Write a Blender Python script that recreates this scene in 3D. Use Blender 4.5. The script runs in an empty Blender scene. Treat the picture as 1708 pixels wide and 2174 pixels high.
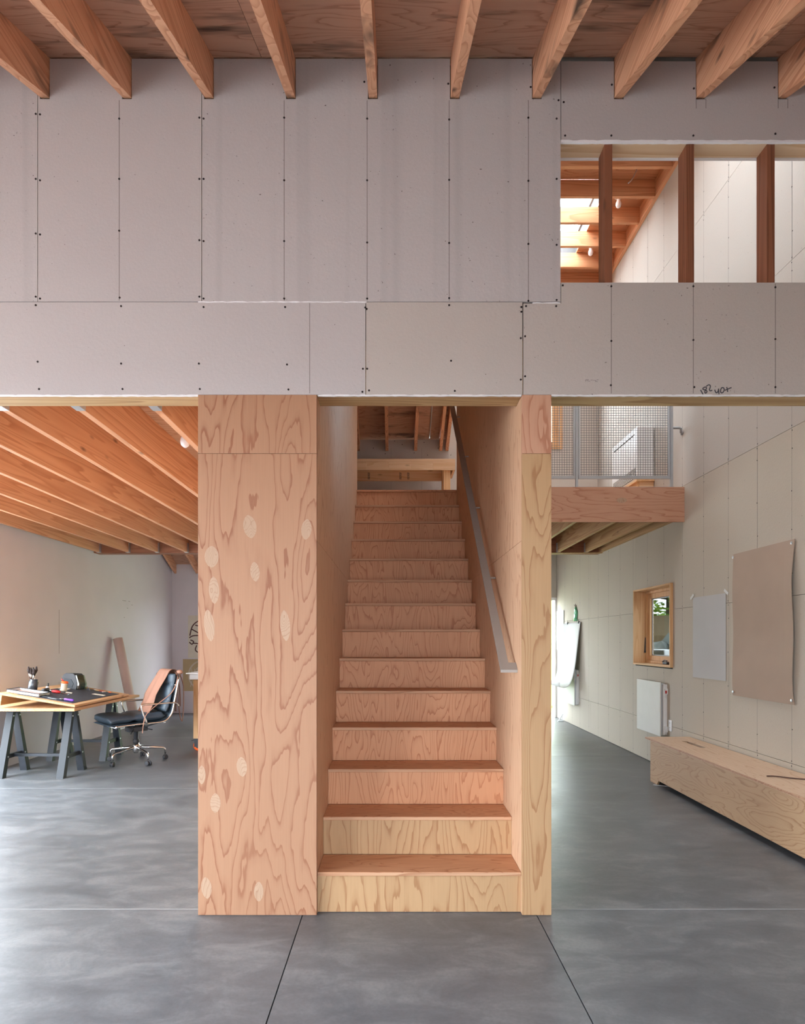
import bpy, bmesh, math, random
from mathutils import Vector, Matrix
random.seed(7)
PI = math.pi
scene = bpy.context.scene
COL = scene.collection

# ------------------------------------------------------------------ camera
FPX, EYE = 1240.0, 1.364                      # focal length in pixels of a 1708 px wide frame, eye height
cam = bpy.data.cameras.new('camera')
cam.sensor_fit = 'HORIZONTAL'
cam.sensor_width = 36.0
cam.lens = 36.0 * FPX / 1708.0
cam.shift_x = (854 - 837) / 1708.0
cam.shift_y = (1360 - 1087) / 1708.0
cam.clip_start = 0.05
co = bpy.data.objects.new('camera', cam)
co.location = (0, 0, EYE)
co.rotation_euler = (PI / 2, 0, 0)
COL.objects.link(co)
scene.camera = co

# ------------------------------------------------------------------ sky and daylight
w = bpy.data.worlds.new('sky')
scene.world = w
w.use_nodes = True
nt = w.node_tree
nt.nodes.clear()
out = nt.nodes.new('ShaderNodeOutputWorld')
bg = nt.nodes.new('ShaderNodeBackground')
tc = nt.nodes.new('ShaderNodeTexCoord')
sep = nt.nodes.new('ShaderNodeSeparateXYZ')
rmp = nt.nodes.new('ShaderNodeValToRGB')
rmp.color_ramp.elements[0].position = 0.0
rmp.color_ramp.elements[0].color = (0.82, 0.93, 1.02, 1)
rmp.color_ramp.elements[1].position = 0.9
rmp.color_ramp.elements[1].color = (0.90, 0.98, 1.05, 1)
nt.links.new(tc.outputs['Generated'], sep.inputs[0])
nt.links.new(sep.outputs['Z'], rmp.inputs[0])
nt.links.new(rmp.outputs[0], bg.inputs[0])
bg.inputs[1].default_value = 8.0
nt.links.new(bg.outputs[0], out.inputs[0])

def portal(name, loc, rot, sx, sy):
    """marks an opening of the house so that the sky seen through it is sampled well; emits nothing itself"""
    l = bpy.data.lights.new(name, 'AREA')
    l.shape = 'RECTANGLE'
    l.size, l.size_y = sx, sy
    l.cycles.is_portal = True
    o = bpy.data.objects.new(name, l)
    o.location, o.rotation_euler = loc, rot
    COL.objects.link(o)

IN_PY, IN_NY = (PI / 2, 0, 0), (-PI / 2, 0, 0)          # looking along +Y, along -Y
portal('front_glazing_portal', (-3.0, -1.02, 1.25), IN_PY, .8, 2.3)
portal('front_centre_portal', (0.05, -1.02, 1.25), IN_PY, .8, 2.3)  # unseen opening placed behind the camera to light the stair
portal('rear_glazing_portal', (-1.6, 11.12, 1.07), IN_NY, 2.2, 2.1)
portal('side_glazing_portal', (-4.42, 4.55, 1.25), (PI / 2, 0, -PI / 2), 2.9, 2.5)
portal('front_side_portal', (-4.42, 0.95, 1.35), (PI / 2, 0, -PI / 2), 2.6, 2.5)
portal('front_skylight_portal', (1.85, 4.375, 6.75), (0, 0, 0), 1.3, 2.1)
portal('back_door_portal', (2.3, 10.56, 1.07), IN_NY, 1.15, 2.1)
portal('skylight_portal', (1.85, 7.0, 6.75), (0, 0, 0), 1.1, 1.25)
portal('loft_window_portal', (1.85, 8.45, 4.9), IN_NY, 1.0, 1.5)
portal('hall_window_portal', (3.12, 6.53, 1.52), (PI / 2, 0, PI / 2), 0.9, 0.86)

scene.view_settings.view_transform = 'Standard'
scene.view_settings.look = 'None'
scene.view_settings.gamma = 1.0
scene.view_settings.use_curve_mapping = False
scene.view_settings.exposure = 1.6
scene.cycles.max_bounces = 10
scene.cycles.diffuse_bounces = 7
scene.cycles.glossy_bounces = 3
scene.cycles.transmission_bounces = 4
scene.cycles.transparent_max_bounces = 6
scene.cycles.use_denoising = True
scene.cycles.sample_clamp_indirect = 8.0
scene.cycles.caustics_reflective = False
scene.cycles.caustics_refractive = False

# ------------------------------------------------------------------ materials
def lin(r, g, b):
    f = lambda c: (c / 12.92) if c <= 0.04045 else ((c + 0.055) / 1.055) ** 2.4
    return (f(r / 255.), f(g / 255.), f(b / 255.), 1)

class NT:
    def __init__(s, name):
        s.m = bpy.data.materials.new(name)
        s.m.use_nodes = True
        s.t = s.m.node_tree
        s.b = s.t.nodes['Principled BSDF']
    def n(s, kind, **kw):
        x = s.t.nodes.new(kind)
        for k, v in kw.items():
            if k.startswith('i_'):
                x.inputs[k[2:].replace('_', ' ')].default_value = v
            else:
                setattr(x, k, v)
        return x
    def l(s, a, b):
        s.t.links.new(a, b)
    def math(s, op, a, b=None, clamp=False):
        x = s.n('ShaderNodeMath', operation=op, use_clamp=clamp)
        for i, v in enumerate((a, b)):
            if v is None: continue
            if isinstance(v, (int, float)): x.inputs[i].default_value = v
            else: s.l(v, x.inputs[i])
        return x.outputs[0]
    def coords(s, scale, jitter=True):
        tc = s.n('ShaderNodeTexCoord')
        v = tc.outputs['Object']
        if jitter:
            oi = s.n('ShaderNodeObjectInfo')
            cx = s.n('ShaderNodeCombineXYZ')
            s.l(s.math('MULTIPLY', oi.outputs['Random'], 37.0), cx.inputs[0])
            s.l(s.math('MULTIPLY', oi.outputs['Random'], 91.0), cx.inputs[1])
            s.l(s.math('MULTIPLY', oi.outputs['Random'], 53.0), cx.inputs[2])
            ad = s.n('ShaderNodeVectorMath', operation='ADD')
            s.l(v, ad.inputs[0]); s.l(cx.outputs[0], ad.inputs[1])
            v = ad.outputs[0]
        mp = s.n('ShaderNodeMapping')
        mp.inputs['Scale'].default_value = scale
        s.l(v, mp.inputs[0])
        return mp.outputs[0]
    def noise(s, vec, scale=1.0, detail=2.0, rough=0.5, dist=0.0):
        x = s.n('ShaderNodeTexNoise')
        x.inputs['Scale'].default_value = scale
        x.inputs['Detail'].default_value = detail
        x.inputs['Roughness'].default_value = rough
        x.inputs['Distortion'].default_value = dist
        s.l(vec, x.inputs['Vector'])
        return x.outputs['Fac']
    def ramp(s, fac, stops):
        x = s.n('ShaderNodeValToRGB')
        e = x.color_ramp.elements
        while len(e) < len(stops): e.new(0.5)
        for el, (p, c) in zip(e, stops):
            el.position = p; el.color = c
        s.l(fac, x.inputs[0])
        return x.outputs[0]
    def mix(s, fac, a, b, mode='MIX'):
        x = s.n('ShaderNodeMix', data_type='RGBA', blend_type=mode)
        for i, v in ((0, fac), (6, a), (7, b)):
            if isinstance(v, (int, float, tuple)): x.inputs[i].default_value = v
            else: s.l(v, x.inputs[i])
        return x.outputs[2]
    def bump(s, h, strength=0.2, dist=0.002):
        x = s.n('ShaderNodeBump')
        x.inputs['Strength'].default_value = strength
        x.inputs['Distance'].default_value = dist
        s.l(h, x.inputs['Height'])
        s.l(x.outputs[0], s.b.inputs['Normal'])

AX = {'X': 0, 'Y': 1, 'Z': 2}
def gs(axis, along, across):
    v = [across] * 3; v[AX[axis]] = along
    return tuple(v)

def plywood(name, light, dark, axis, rings=17.0, across=4.6, along=0.8, rough=0.55, stain=None):
    """rotary-cut face veneer: the growth rings are contour lines of a smooth field stretched along the grain"""
    k = NT(name)
    f = k.noise(k.coords(gs(axis, along, across)), 1.0, 1.6, 0.42, 0.25)
    jag = k.noise(k.coords(gs(axis, 4.0, 26.0)), 1.0, 2.0, 0.6)
    v = k.math('ADD', k.math('MULTIPLY', f, rings), k.math('MULTIPLY', jag, 1.05))
    fr = k.math('FRACT', v)
    mid = tuple(light[i] * 0.72 + dark[i] * 0.28 for i in range(3)) + (1,)
    c = k.ramp(fr, [(0.0, light), (0.55, light), (0.80, mid), (0.92, dark), (0.972, dark), (1.0, light)])
    fib = k.noise(k.coords(gs(axis, 3.0, 240.0)), 1.0, 2.0, 0.6)
    c = k.mix(k.math('MULTIPLY', k.math('SUBTRACT', fib, 0.42), 0.55, True), c, tuple(dark[i] * 0.8 for i in range(3)) + (1,))
    tone = k.noise(k.coords(gs(axis, 0.7, 2.0)), 1.0, 1.0, 0.5)
    c = k.mix(k.math('MULTIPLY', k.math('SUBTRACT', tone, 0.40), 0.9, True), c, tuple(mid[i] * 0.94 for i in range(3)) + (1,))
    if stain:
        s = k.noise(k.coords(gs(axis, 1.6, 9.0)), 1.0, 3.0, 0.6)
        c = k.mix(k.math('MULTIPLY', k.math('SUBTRACT', s, 0.56), 5.0, True), c, stain)
    k.l(c, k.b.inputs['Base Color'])
    k.b.inputs['Roughness'].default_value = rough
    k.b.inputs['Specular IOR Level'].default_value = 0.35
    k.bump(fib, 0.12, 0.001)
    return k.m

def lumber(name, light, dark, axis, knots=True, rough=0.6, stain=None):
    k = NT(name)
    f = k.noise(k.coords(gs(axis, 0.35, 8.0)), 1.0, 1.5, 0.45, 0.3)
    fr = k.math('FRACT', k.math('MULTIPLY', f, 13.0))
    mid = tuple(light[i] * 0.6 + dark[i] * 0.4 for i in range(3)) + (1,)
    c = k.ramp(fr, [(0.0, light), (0.6, mid), (0.92, dark), (1.0, light)])
    fib = k.noise(k.coords(gs(axis, 2.0, 160.0)), 1.0, 2.0, 0.6)
    c = k.mix(k.math('MULTIPLY', k.math('SUBTRACT', fib, 0.4), 0.7, True), c, dark)
    tone = k.noise(k.coords(gs(axis, 0.4, 1.2)), 1.0, 0.0, 0.5)
    c = k.mix(k.math('MULTIPLY', k.math('SUBTRACT', tone, 0.35), 1.0, True), c, mid)
    if knots:
        vo = k.n('ShaderNodeTexVoronoi')
        vo.inputs['Scale'].default_value = 1.0
        k.l(k.coords(gs(axis, 2.2, 6.0)), vo.inputs['Vector'])
        kd = k.math('SUBTRACT', 1.0, k.math('MULTIPLY', vo.outputs['Distance'], 9.0), True)
        c = k.mix(k.math('MULTIPLY', kd, 1.2, True), c, tuple(dark[i] * 0.35 for i in range(3)) + (1,))
    if stain:
        s = k.noise(k.coords(gs(axis, 1.4, 6.0)), 1.0, 3.0, 0.6)
        c = k.mix(k.math('MULTIPLY', k.math('SUBTRACT', s, 0.6), 6.0, True), c, stain)
    k.l(c, k.b.inputs['Base Color'])
    k.b.inputs['Roughness'].default_value = rough
    k.b.inputs['Specular IOR Level'].default_value = 0.3
    k.bump(fib, 0.15, 0.001)
    return k.m

def drywall(name, base, var, stripes=False):
    k = NT(name)
    n1 = k.noise(k.coords((1.1, 1.1, 1.1)), 1.0, 2.0, 0.5)
    c = k.mix(k.math('MULTIPLY', k.math('SUBTRACT', n1, 0.35), 1.6, True), base, var)
    sp = k.noise(k.coords((160, 160, 160)), 1.0, 2.0, 0.6)
    c = k.mix(k.math('MULTIPLY', k.math('SUBTRACT', sp, 0.40), 0.55, True), c, tuple(b * 0.72 for b in base[:3]) + (1,))
    if stripes:                                    # faint roller streaks in the paper face
        st = k.noise(k.coords((14, 14, 0.12)), 1.0, 1.0, 0.5)
        c = k.mix(k.math('MULTIPLY', k.math('SUBTRACT', st, 0.53), 2.6, True), c, tuple(b * 0.78 for b in base[:3]) + (1,))
    fl = k.noise(k.coords((95, 95, 95)), 1.0, 0.0, 0.5)
    c = k.mix(k.math('MULTIPLY', k.math('SUBTRACT', fl, 0.83), 9.0, True), c, (0.12, 0.09, 0.08, 1))
    k.l(c, k.b.inputs['Base Color'])
    k.b.inputs['Roughness'].default_value = 0.85
    k.b.inputs['Specular IOR Level'].default_value = 0.15
    bp = k.noise(k.coords((75, 75, 75)), 1.0, 2.0, 0.5)
    k.bump(bp, 0.35, 0.0025)
    return k.m

def concrete(name):
    k = NT(name)
    a = k.noise(k.coords((0.7, 1.0, 1)), 1.0, 6.0, 0.62, 0.5)
    b = k.noise(k.coords((3.2, 6.5, 1)), 1.0, 8.0, 0.70, 0.5)
    d = k.noise(k.coords((70, 70, 70)), 1.0, 3.0, 0.65)
    c = k.ramp(a, [(0.33, (0.098, 0.106, 0.118, 1)), (0.50, (0.140, 0.148, 0.160, 1)), (0.66, (0.195, 0.202, 0.212, 1))])
    c = k.mix(0.55, c, k.ramp(b, [(0.34, (0.078, 0.085, 0.095, 1)), (0.50, (0.138, 0.146, 0.158, 1)), (0.66, (0.245, 0.25, 0.258, 1))]))
    c = k.mix(k.math('MULTIPLY', k.math('SUBTRACT', d, 0.42), 0.8, True), c, (0.075, 0.08, 0.088, 1))
    w1 = k.noise(k.coords((2.0, 4.6, 1)), 1.0, 6.0, 0.68, 1.0)
    c = k.mix(k.math('MULTIPLY', k.math('SUBTRACT', w1, 0.60), 2.6, True), c, (0.30, 0.305, 0.31, 1))
    k.l(c, k.b.inputs['Base Color'])
    k.l(k.math('ADD', k.math('MULTIPLY', b, 0.30), 0.24), k.b.inputs['Roughness'])
    k.b.inputs['Specular IOR Level'].default_value = 0.55
    k.bump(d, 0.06, 0.001)
    return k.m

def plain(name, col, rough=0.5, metal=0.0, spec=0.4, var=0.12, scale=9.0, bump=0.0):
    """a single-colour material with a little procedural unevenness"""
    k = NT(name)
    n = k.noise(k.coords((scale,) * 3), 1.0, 2.0, 0.55)
    c = k.mix(k.math('MULTIPLY', k.math('SUBTRACT', n, 0.35), 1.8, True), col, tuple(max(0, x * (1 - var)) for x in col[:3]) + (1,))
    k.l(c, k.b.inputs['Base Color'])
    k.b.inputs['Roughness'].default_value = rough
    k.b.inputs['Metallic'].default_value = metal
    k.b.inputs['Specular IOR Level'].default_value = spec
    if bump: k.bump(k.noise(k.coords((90,) * 3), 1.0, 2.0), bump, 0.002)
    return k.m

def glass(name, tint=(1, 1, 1, 1), refl=0.07):
    m = bpy.data.materials.new(name)
    m.use_nodes = True
    t = m.node_tree
    t.nodes.clear()
    o = t.nodes.new('ShaderNodeOutputMaterial')
    mx = t.nodes.new('ShaderNodeMixShader')
    tr = t.nodes.new('ShaderNodeBsdfTransparent')
    gl = t.nodes.new('ShaderNodeBsdfGlossy')
    gl.inputs['Roughness'].default_value = 0.02
    tr.inputs[0].default_value = tint
    mx.inputs[0].default_value = refl
    t.links.new(tr.outputs[0], mx.inputs[1]); t.links.new(gl.outputs[0], mx.inputs[2])
    t.links.new(mx.outputs[0], o.inputs[0])
    return m

FIR_L, FIR_D = (0.520, 0.285, 0.185, 1), (0.385, 0.165, 0.095, 1)
M = {}
M['ply_z'] = plywood('fir_plywood_upright', FIR_L, FIR_D, 'Z')
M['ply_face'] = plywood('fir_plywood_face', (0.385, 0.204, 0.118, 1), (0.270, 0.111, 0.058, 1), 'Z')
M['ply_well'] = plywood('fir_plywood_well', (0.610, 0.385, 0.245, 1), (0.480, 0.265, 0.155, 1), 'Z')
M['ply_x'] = plywood('fir_plywood_level', FIR_L, FIR_D, 'X')
M['ply_yellow'] = plywood('fir_plywood_yellow', (0.450, 0.272, 0.140, 1), (0.325, 0.160, 0.072, 1), 'Z')
M['ply_riser'] = plywood('fir_plywood_riser', (0.580, 0.285, 0.150, 1), (0.420, 0.165, 0.075, 1), 'Z', rings=20, across=7.0, along=1.4)
M['ply_tread'] = plywood('fir_plywood_tread', (0.540, 0.270, 0.145, 1), (0.380, 0.150, 0.070, 1), 'X', rings=20, across=7.0, along=1.3)
M['ply_edge'] = lumber('plywood_edge', (0.56, 0.33, 0.20, 1), (0.36, 0.17, 0.09, 1), 'X', False)
M['ply_patch'] = plywood('pale_patch', (0.435, 0.285, 0.190, 1), (0.35, 0.20, 0.125, 1), 'Z', rings=30, across=9, along=4)
M['ply_bench'] = plywood('fir_plywood_bench', (0.53, 0.335, 0.185, 1), (0.39, 0.21, 0.10, 1), 'Y', rings=19, across=5.5, along=1.3)
M['ply_bench_top'] = plywood('fir_plywood_bench_top', (0.66, 0.48, 0.34, 1), (0.54, 0.34, 0.21, 1), 'Y', rings=12, across=9, along=0.9)
M['ply_roof'] = plywood('roof_sheathing', (0.540, 0.325, 0.225, 1), (0.370, 0.190, 0.120, 1), 'X', rings=14, across=5.5, along=1.1, rough=0.7, stain=(0.06, 0.035, 0.025, 1))
M['ply_deck'] = plywood('floor_deck', (0.62, 0.42, 0.29, 1), (0.48, 0.28, 0.17, 1), 'X', rings=12)
M['ply_attic'] = plywood('attic_sheathing', (0.60, 0.29, 0.15, 1), (0.42, 0.15, 0.06, 1), 'X', rings=16)
M['rafter'] = lumber('rafter_fir', (0.780, 0.430, 0.260, 1), (0.560, 0.250, 0.135, 1), 'Y', True, stain=(0.055, 0.03, 0.02, 1))
M['joist'] = lumber('joist_fir', (0.730, 0.400, 0.230, 1), (0.540, 0.250, 0.125, 1), 'Y')
M['joist_x'] = lumber('joist_fir_cross', (0.66, 0.33, 0.17, 1), (0.48, 0.20, 0.09, 1), 'X')
M['joist_hall'] = lumber('joist_fir_hall', (0.56, 0.36, 0.18, 1), (0.38, 0.20, 0.085, 1), 'Y')
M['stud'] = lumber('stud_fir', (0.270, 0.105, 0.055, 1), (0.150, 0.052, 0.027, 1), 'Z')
M['plate'] = lumber('spruce_plate', (0.70, 0.53, 0.36, 1), (0.56, 0.36, 0.21, 1), 'X')
M['lvl'] = lumber('laminated_beam', (0.54, 0.38, 0.20, 1), (0.34, 0.20, 0.09, 1), 'X', False)
M['pine'] = lumber('clear_pine', (0.74, 0.52, 0.33, 1), (0.62, 0.37, 0.20, 1), 'X')
M['pine_z'] = lumber('clear_pine_upright', (0.72, 0.46, 0.25, 1), (0.58, 0.31, 0.13, 1), 'Z', False)
M['pine_y'] = lumber('clear_pine_along', (0.72, 0.46, 0.25, 1), (0.58, 0.31, 0.13, 1), 'Y', False)
M['deskwood'] = lumber('desk_board', (0.60, 0.37, 0.19, 1), (0.44, 0.23, 0.10, 1), 'Y')
M['header_dark'] = lumber('header_fir', (0.36, 0.16, 0.09, 1), (0.22, 0.085, 0.045, 1), 'X')
M['dw_mauve'] = drywall('drywall_paper_mauve', (0.465, 0.424, 0.412, 1), (0.430, 0.390, 0.382, 1))
M['dw_streak'] = drywall('drywall_paper_streaked', (0.465, 0.428, 0.418, 1), (0.436, 0.400, 0.394, 1), True)
M['dw_warm'] = drywall('drywall_paper_warm', (0.462, 0.412, 0.375, 1), (0.430, 0.384, 0.356, 1))
M['dw_hall'] = drywall('drywall_paper_hall', (0.555, 0.500, 0.420, 1), (0.510, 0.460, 0.382, 1))
M['dw_light'] = drywall('drywall_paper_light', (0.545, 0.505, 0.455, 1), (0.505, 0.465, 0.420, 1))
M['dw_skim'] = plain('skim_coated_plaster', (0.640, 0.590, 0.615, 1), 0.8, 0, 0.2, 0.08, 1.5)
M['gypsum'] = plain('gypsum_core', (0.80, 0.79, 0.80, 1), 0.9, bump=0.8)
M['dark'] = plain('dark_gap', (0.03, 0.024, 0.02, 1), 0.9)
M['pencil'] = plain('pencil_graphite', (0.20, 0.175, 0.16, 1), 0.8)
M['ink'] = plain('black_marker', (0.05, 0.05, 0.06, 1), 0.6)
M['stampink'] = plain('faded_stamp', (0.24, 0.21, 0.20, 1), 0.8)
M['concrete'] = concrete('polished_concrete')
M['scratch'] = plain('saw_cut_edge', (0.26, 0.265, 0.275, 1), 0.7)
M['screw'] = plain('black_screw', (0.025, 0.02, 0.02, 1), 0.4, 0.6)
M['galv'] = plain('galvanised_steel', (0.62, 0.66, 0.70, 1), 0.4, 0.75)
M['railsteel'] = plain('warm_grey_steel', (0.340, 0.300, 0.272, 1), 0.42, 0.3, 0.5, 0.06)
M['guardsteel'] = plain('grey_painted_steel', (0.40, 0.41, 0.42, 1), 0.5, 0.1)
M['wire'] = plain('steel_wire', (0.17, 0.17, 0.18, 1), 0.5, 0.4)
M['white'] = plain('white_enamel', (0.78, 0.78, 0.77, 1), 0.4, var=0.04)
M['heater'] = plain('heater_white', (0.66, 0.65, 0.61, 1), 0.55, var=0.05)
M['whitewood'] = plain('white_painted_wood', (0.80, 0.80, 0.80, 1), 0.5)
M['paper'] = plain('white_paper', (0.74, 0.74, 0.73, 1), 0.85, 0, 0.15, 0.05)
M['paper_grey'] = plain('pale_grey_paper', (0.54, 0.535, 0.53, 1), 0.8, 0, 0.2, 0.06, 3)
M['paper_warm'] = plain('cream_paper', (0.66, 0.60, 0.50, 1), 0.85, 0, 0.15, 0.08)
M['paper_ochre'] = plain('ochre_paper', (0.47, 0.36, 0.21, 1), 0.85, 0, 0.15, 0.12, 5)
M['sketch'] = plain('brown_wash', (0.11, 0.05, 0.045, 1), 0.8)
M['sketch_pale'] = plain('pale_chalk', (0.62, 0.56, 0.48, 1), 0.8)
M['card'] = plain('brown_cardboard', (0.46, 0.355, 0.280, 1), 0.85, 0, 0.15, 0.10, 3, 0.15)
M['black'] = plain('black_painted_wood', (0.018, 0.021, 0.028, 1), 0.5)
M['mat'] = plain('cutting_mat', (0.045, 0.045, 0.055, 1), 0.55, var=0.4, scale=20)
M['leather'] = plain('dark_leather', (0.055, 0.078, 0.105, 1), 0.42, 0, 0.5, 0.25, 20, 0.15)
M['alu'] = plain('polished_aluminium', (0.78, 0.77, 0.77, 1), 0.18, 1.0)
M['rubber'] = plain('black_rubber', (0.04, 0.04, 0.045, 1), 0.5)
M['brownleather'] = plain('tan_leather', (0.44, 0.225, 0.155, 1), 0.65, 0, 0.3, 0.2, 6)
M['orange'] = plain('orange_polyurethane', (0.95, 0.16, 0.035, 1), 0.35)
M['red'] = plain('red_plastic', (0.55, 0.03, 0.03, 1), 0.4)
M['purple'] = plain('purple_plastic', (0.25, 0.09, 0.72, 1), 0.35)
M['yellow'] = plain('yellow_paint', (0.80, 0.55, 0.06, 1), 0.6)
M['bottle'] = plain('cream_plastic', (0.66, 0.58, 0.45, 1), 0.5)
M['steel'] = plain('bright_steel', (0.65, 0.65, 0.66, 1), 0.25, 1.0)
M['jar'] = plain('smoky_jar_glass', (0.05, 0.055, 0.065, 1), 0.15, 0, 0.6)
M['pinkpaint'] = plain('pinkish_paint', (0.48, 0.34, 0.29, 1), 0.6, var=0.3, scale=25)
M['greenfilm'] = plain('green_film', (0.10, 0.42, 0.20, 1), 0.2, 0.2, 0.6, 0.6, 30)
M['twig'] = plain('dark_twig', (0.11, 0.06, 0.045, 1), 0.8)
M['brush'] = plain('dark_bristle', (0.035, 0.022, 0.020, 1), 0.8)
M['frost'] = plain('frosted_bulb', (0.84, 0.82, 0.84, 1), 0.3, 0, 0.5, 0.03)
M['grass'] = plain('lawn_grass', (0.23, 0.30, 0.085, 1), 0.9, 0, 0.1, 0.5, 3, 0.5)
M['bounce_ground'] = plain('pale_bounce_ground', (0.50, 0.47, 0.45, 1), 0.95, 0, 0.1, 0.2, 8, 0.5)  # pale tone picked to bounce daylight up into the rooms
M['leaf'] = plain('tree_leaf', (0.26, 0.40, 0.07, 1), 0.6, 0, 0.3, 0.55, 2)
M['bark'] = plain('tree_bark', (0.10, 0.075, 0.055, 1), 0.9, 0, 0.1, 0.4, 12, 0.6)
M['rock'] = plain('grey_rock', (0.20, 0.215, 0.20, 1), 0.9, 0, 0.1, 0.5, 3, 0.8)
M['soil'] = plain('leaf_litter', (0.12, 0.085, 0.045, 1), 0.95, 0, 0.1, 0.6, 8, 0.6)
M['glass'] = glass('window_glass')
M['dimmed_glass'] = glass('dimmed_window_glass', (0.30, 0.31, 0.31, 1), 0.05)  # grey tint added to dim the overbright view outdoors
M['glassgreen'] = glass('greenish_glass', (0.75, 0.9, 0.8, 1), 0.15)
M['roofing'] = plain('roof_light_seal', (0.12, 0.12, 0.12, 1), 0.9)

# ------------------------------------------------------------------ mesh helpers
def BM(): return bmesh.new()

def box(bm, x0, x1, y0, y1, z0, z1, bev=0.0):
    r = bmesh.ops.create_cube(bm, size=1.0)
    vs = r['verts']
    sx, sy, sz = x1 - x0, y1 - y0, z1 - z0
    for v in vs:
        v.co = Vector(((v.co.x + .5) * sx + x0, (v.co.y + .5) * sy + y0, (v.co.z + .5) * sz + z0))
    if bev:
        es = list({e for v in vs for e in v.link_edges})
        bmesh.ops.bevel(bm, geom=es, offset=min(bev, 0.45 * min(abs(sx), abs(sy), abs(sz))), segments=2, profile=0.6, affect='EDGES')
    return bm

def prism(bm, pts, axis, a0, a1):
    """extrude a 2-D outline along axis; pts are (Y,Z) for X, (X,Z) for Y, (X,Y) for Z"""
    def P(p, a):
        return (a, p[0], p[1]) if axis == 'X' else ((p[0], a, p[1]) if axis == 'Y' else (p[0], p[1], a))
    A = [bm.verts.new(P(p, a0)) for p in pts]
    B = [bm.verts.new(P(p, a1)) for p in pts]
    n = len(pts)
    bm.faces.new(A); bm.faces.new(B[::-1])
    for i in range(n):
        j = (i + 1) % n
        bm.faces.new((A[i], B[i], B[j], A[j]))
    bmesh.ops.recalc_face_normals(bm, faces=bm.faces)
    return bm

def tube(bm, pts, r, seg=8, cap=True):
    pts = [Vector(p) for p in pts]
    rad = r if isinstance(r, (list, tuple)) else [r] * len(pts)
    rings, up = [], None
    for i, p in enumerate(pts):
        d = (pts[min(i + 1, len(pts) - 1)] - pts[max(i - 1, 0)]).normalized()
        if up is None:
            up = Vector((0, 0, 1)) if abs(d.z) < 0.9 else Vector((1, 0, 0))
        a = d.cross(up).normalized()
        up = a.cross(d).normalized()
        rings.append([bm.verts.new(p + (a * math.cos(t) + up * math.sin(t)) * rad[i]) for t in [2 * PI * k / seg for k in range(seg)]])
    for A, B in zip(rings, rings[1:]):
        for k in range(seg):
            bm.faces.new((A[k], A[(k + 1) % seg], B[(k + 1) % seg], B[k]))
    if cap:
        bm.faces.new(rings[0][::-1]); bm.faces.new(rings[-1])
    bmesh.ops.recalc_face_normals(bm, faces=bm.faces)
    return bm

def lathe(bm, prof, seg=20, c=(0, 0, 0), axis='Z'):
    """prof: list of (radius, height); closed with caps where the radius is not zero"""
    rings = []
    for r, h in prof:
        ring = []
        for k in range(seg):
            t = 2 * PI * k / seg
            a, b = max(r, 1e-4) * math.cos(t), max(r, 1e-4) * math.sin(t)
            v = (a, b, h) if axis == 'Z' else ((h, a, b) if axis == 'X' else (a, h, b))
            ring.append(bm.verts.new(Vector(v) + Vector(c)))
        rings.append(ring)
    for A, B in zip(rings, rings[1:]):
        for k in range(seg):
            bm.faces.new((A[k], A[(k + 1) % seg], B[(k + 1) % seg], B[k]))
    bm.faces.new(rings[0][::-1]); bm.faces.new(rings[-1])
    bmesh.ops.recalc_face_normals(bm, faces=bm.faces)
    return bm

def bar(bm, p, q, w, t, up=(0, 0, 1)):
    """a rectangular bar from p to q, w across and t thick (t along up)"""
    p, q, up = Vector(p), Vector(q), Vector(up)
    d = (q - p).normalized()
    a = d.cross(up).normalized() * (w / 2)
    u = a.cross(d).normalized() * (t / 2)
    A = [bm.verts.new(p + s * a + r * u) for s, r in ((-1, -1), (1, -1), (1, 1), (-1, 1))]
    B = [bm.verts.new(q + s * a + r * u) for s, r in ((-1, -1), (1, -1), (1, 1), (-1, 1))]
    bm.faces.new(A[::-1]); bm.faces.new(B)
    for i in range(4):
        j = (i + 1) % 4
        bm.faces.new((A[i], A[j], B[j], B[i]))
    bmesh.ops.recalc_face_normals(bm, faces=bm.faces)
    return bm

def sheet(bm, rows, thick=0.002):
    """a grid of points (list of rows) given a little thickness"""
    V = [[bm.verts.new(p) for p in r] for r in rows]
    fs = []
    for a, b in zip(V, V[1:]):
        for i in range(len(a) - 1):
            fs.append(bm.faces.new((a[i], a[i + 1], b[i + 1], b[i])))
    bmesh.ops.recalc_face_normals(bm, faces=fs)
    bmesh.ops.solidify(bm, geom=fs, thickness=thick)
    return bm

def obj(name, bm, mat, parent=None, smooth=False, **props):
    me = bpy.data.meshes.new(name)
    bm.to_mesh(me); bm.free()
    me.materials.append(M[mat] if isinstance(mat, str) else mat)
    if smooth:
        for p in me.polygons: p.use_smooth = True
    o = bpy.data.objects.new(name, me)
    COL.objects.link(o)
    if parent is not None: o.parent = parent
    for k, v in props.items(): o[k] = v
    return o

def thing(name, label, cat, loc=(0, 0, 0), rot=(0, 0, 0), group=None):
    o = bpy.data.objects.new(name, None)
    o.empty_display_size = 0.1
    COL.objects.link(o)
    o.location, o.rotation_euler = loc, rot
    o['label'], o['category'] = label, cat
    if group: o['group'] = group
    return o

def tag(o, label, cat, group=None):
    o['label'], o['category'] = label, cat
    if group: o['group'] = group
    return o

def struct(name, label):
    o = bpy.data.objects.new(name, None)
    COL.objects.link(o)
    o['kind'] = 'structure'; o['label'] = label
    return o

def again(src, parent, loc):
    o = src.copy(); COL.objects.link(o); o.parent = parent; o.location = loc
    return o

def copy_tree(o, parent=None):
    c = o.copy(); COL.objects.link(c); c.parent = parent
    for ch in list(o.children): copy_tree(ch, c)
    return c

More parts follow.
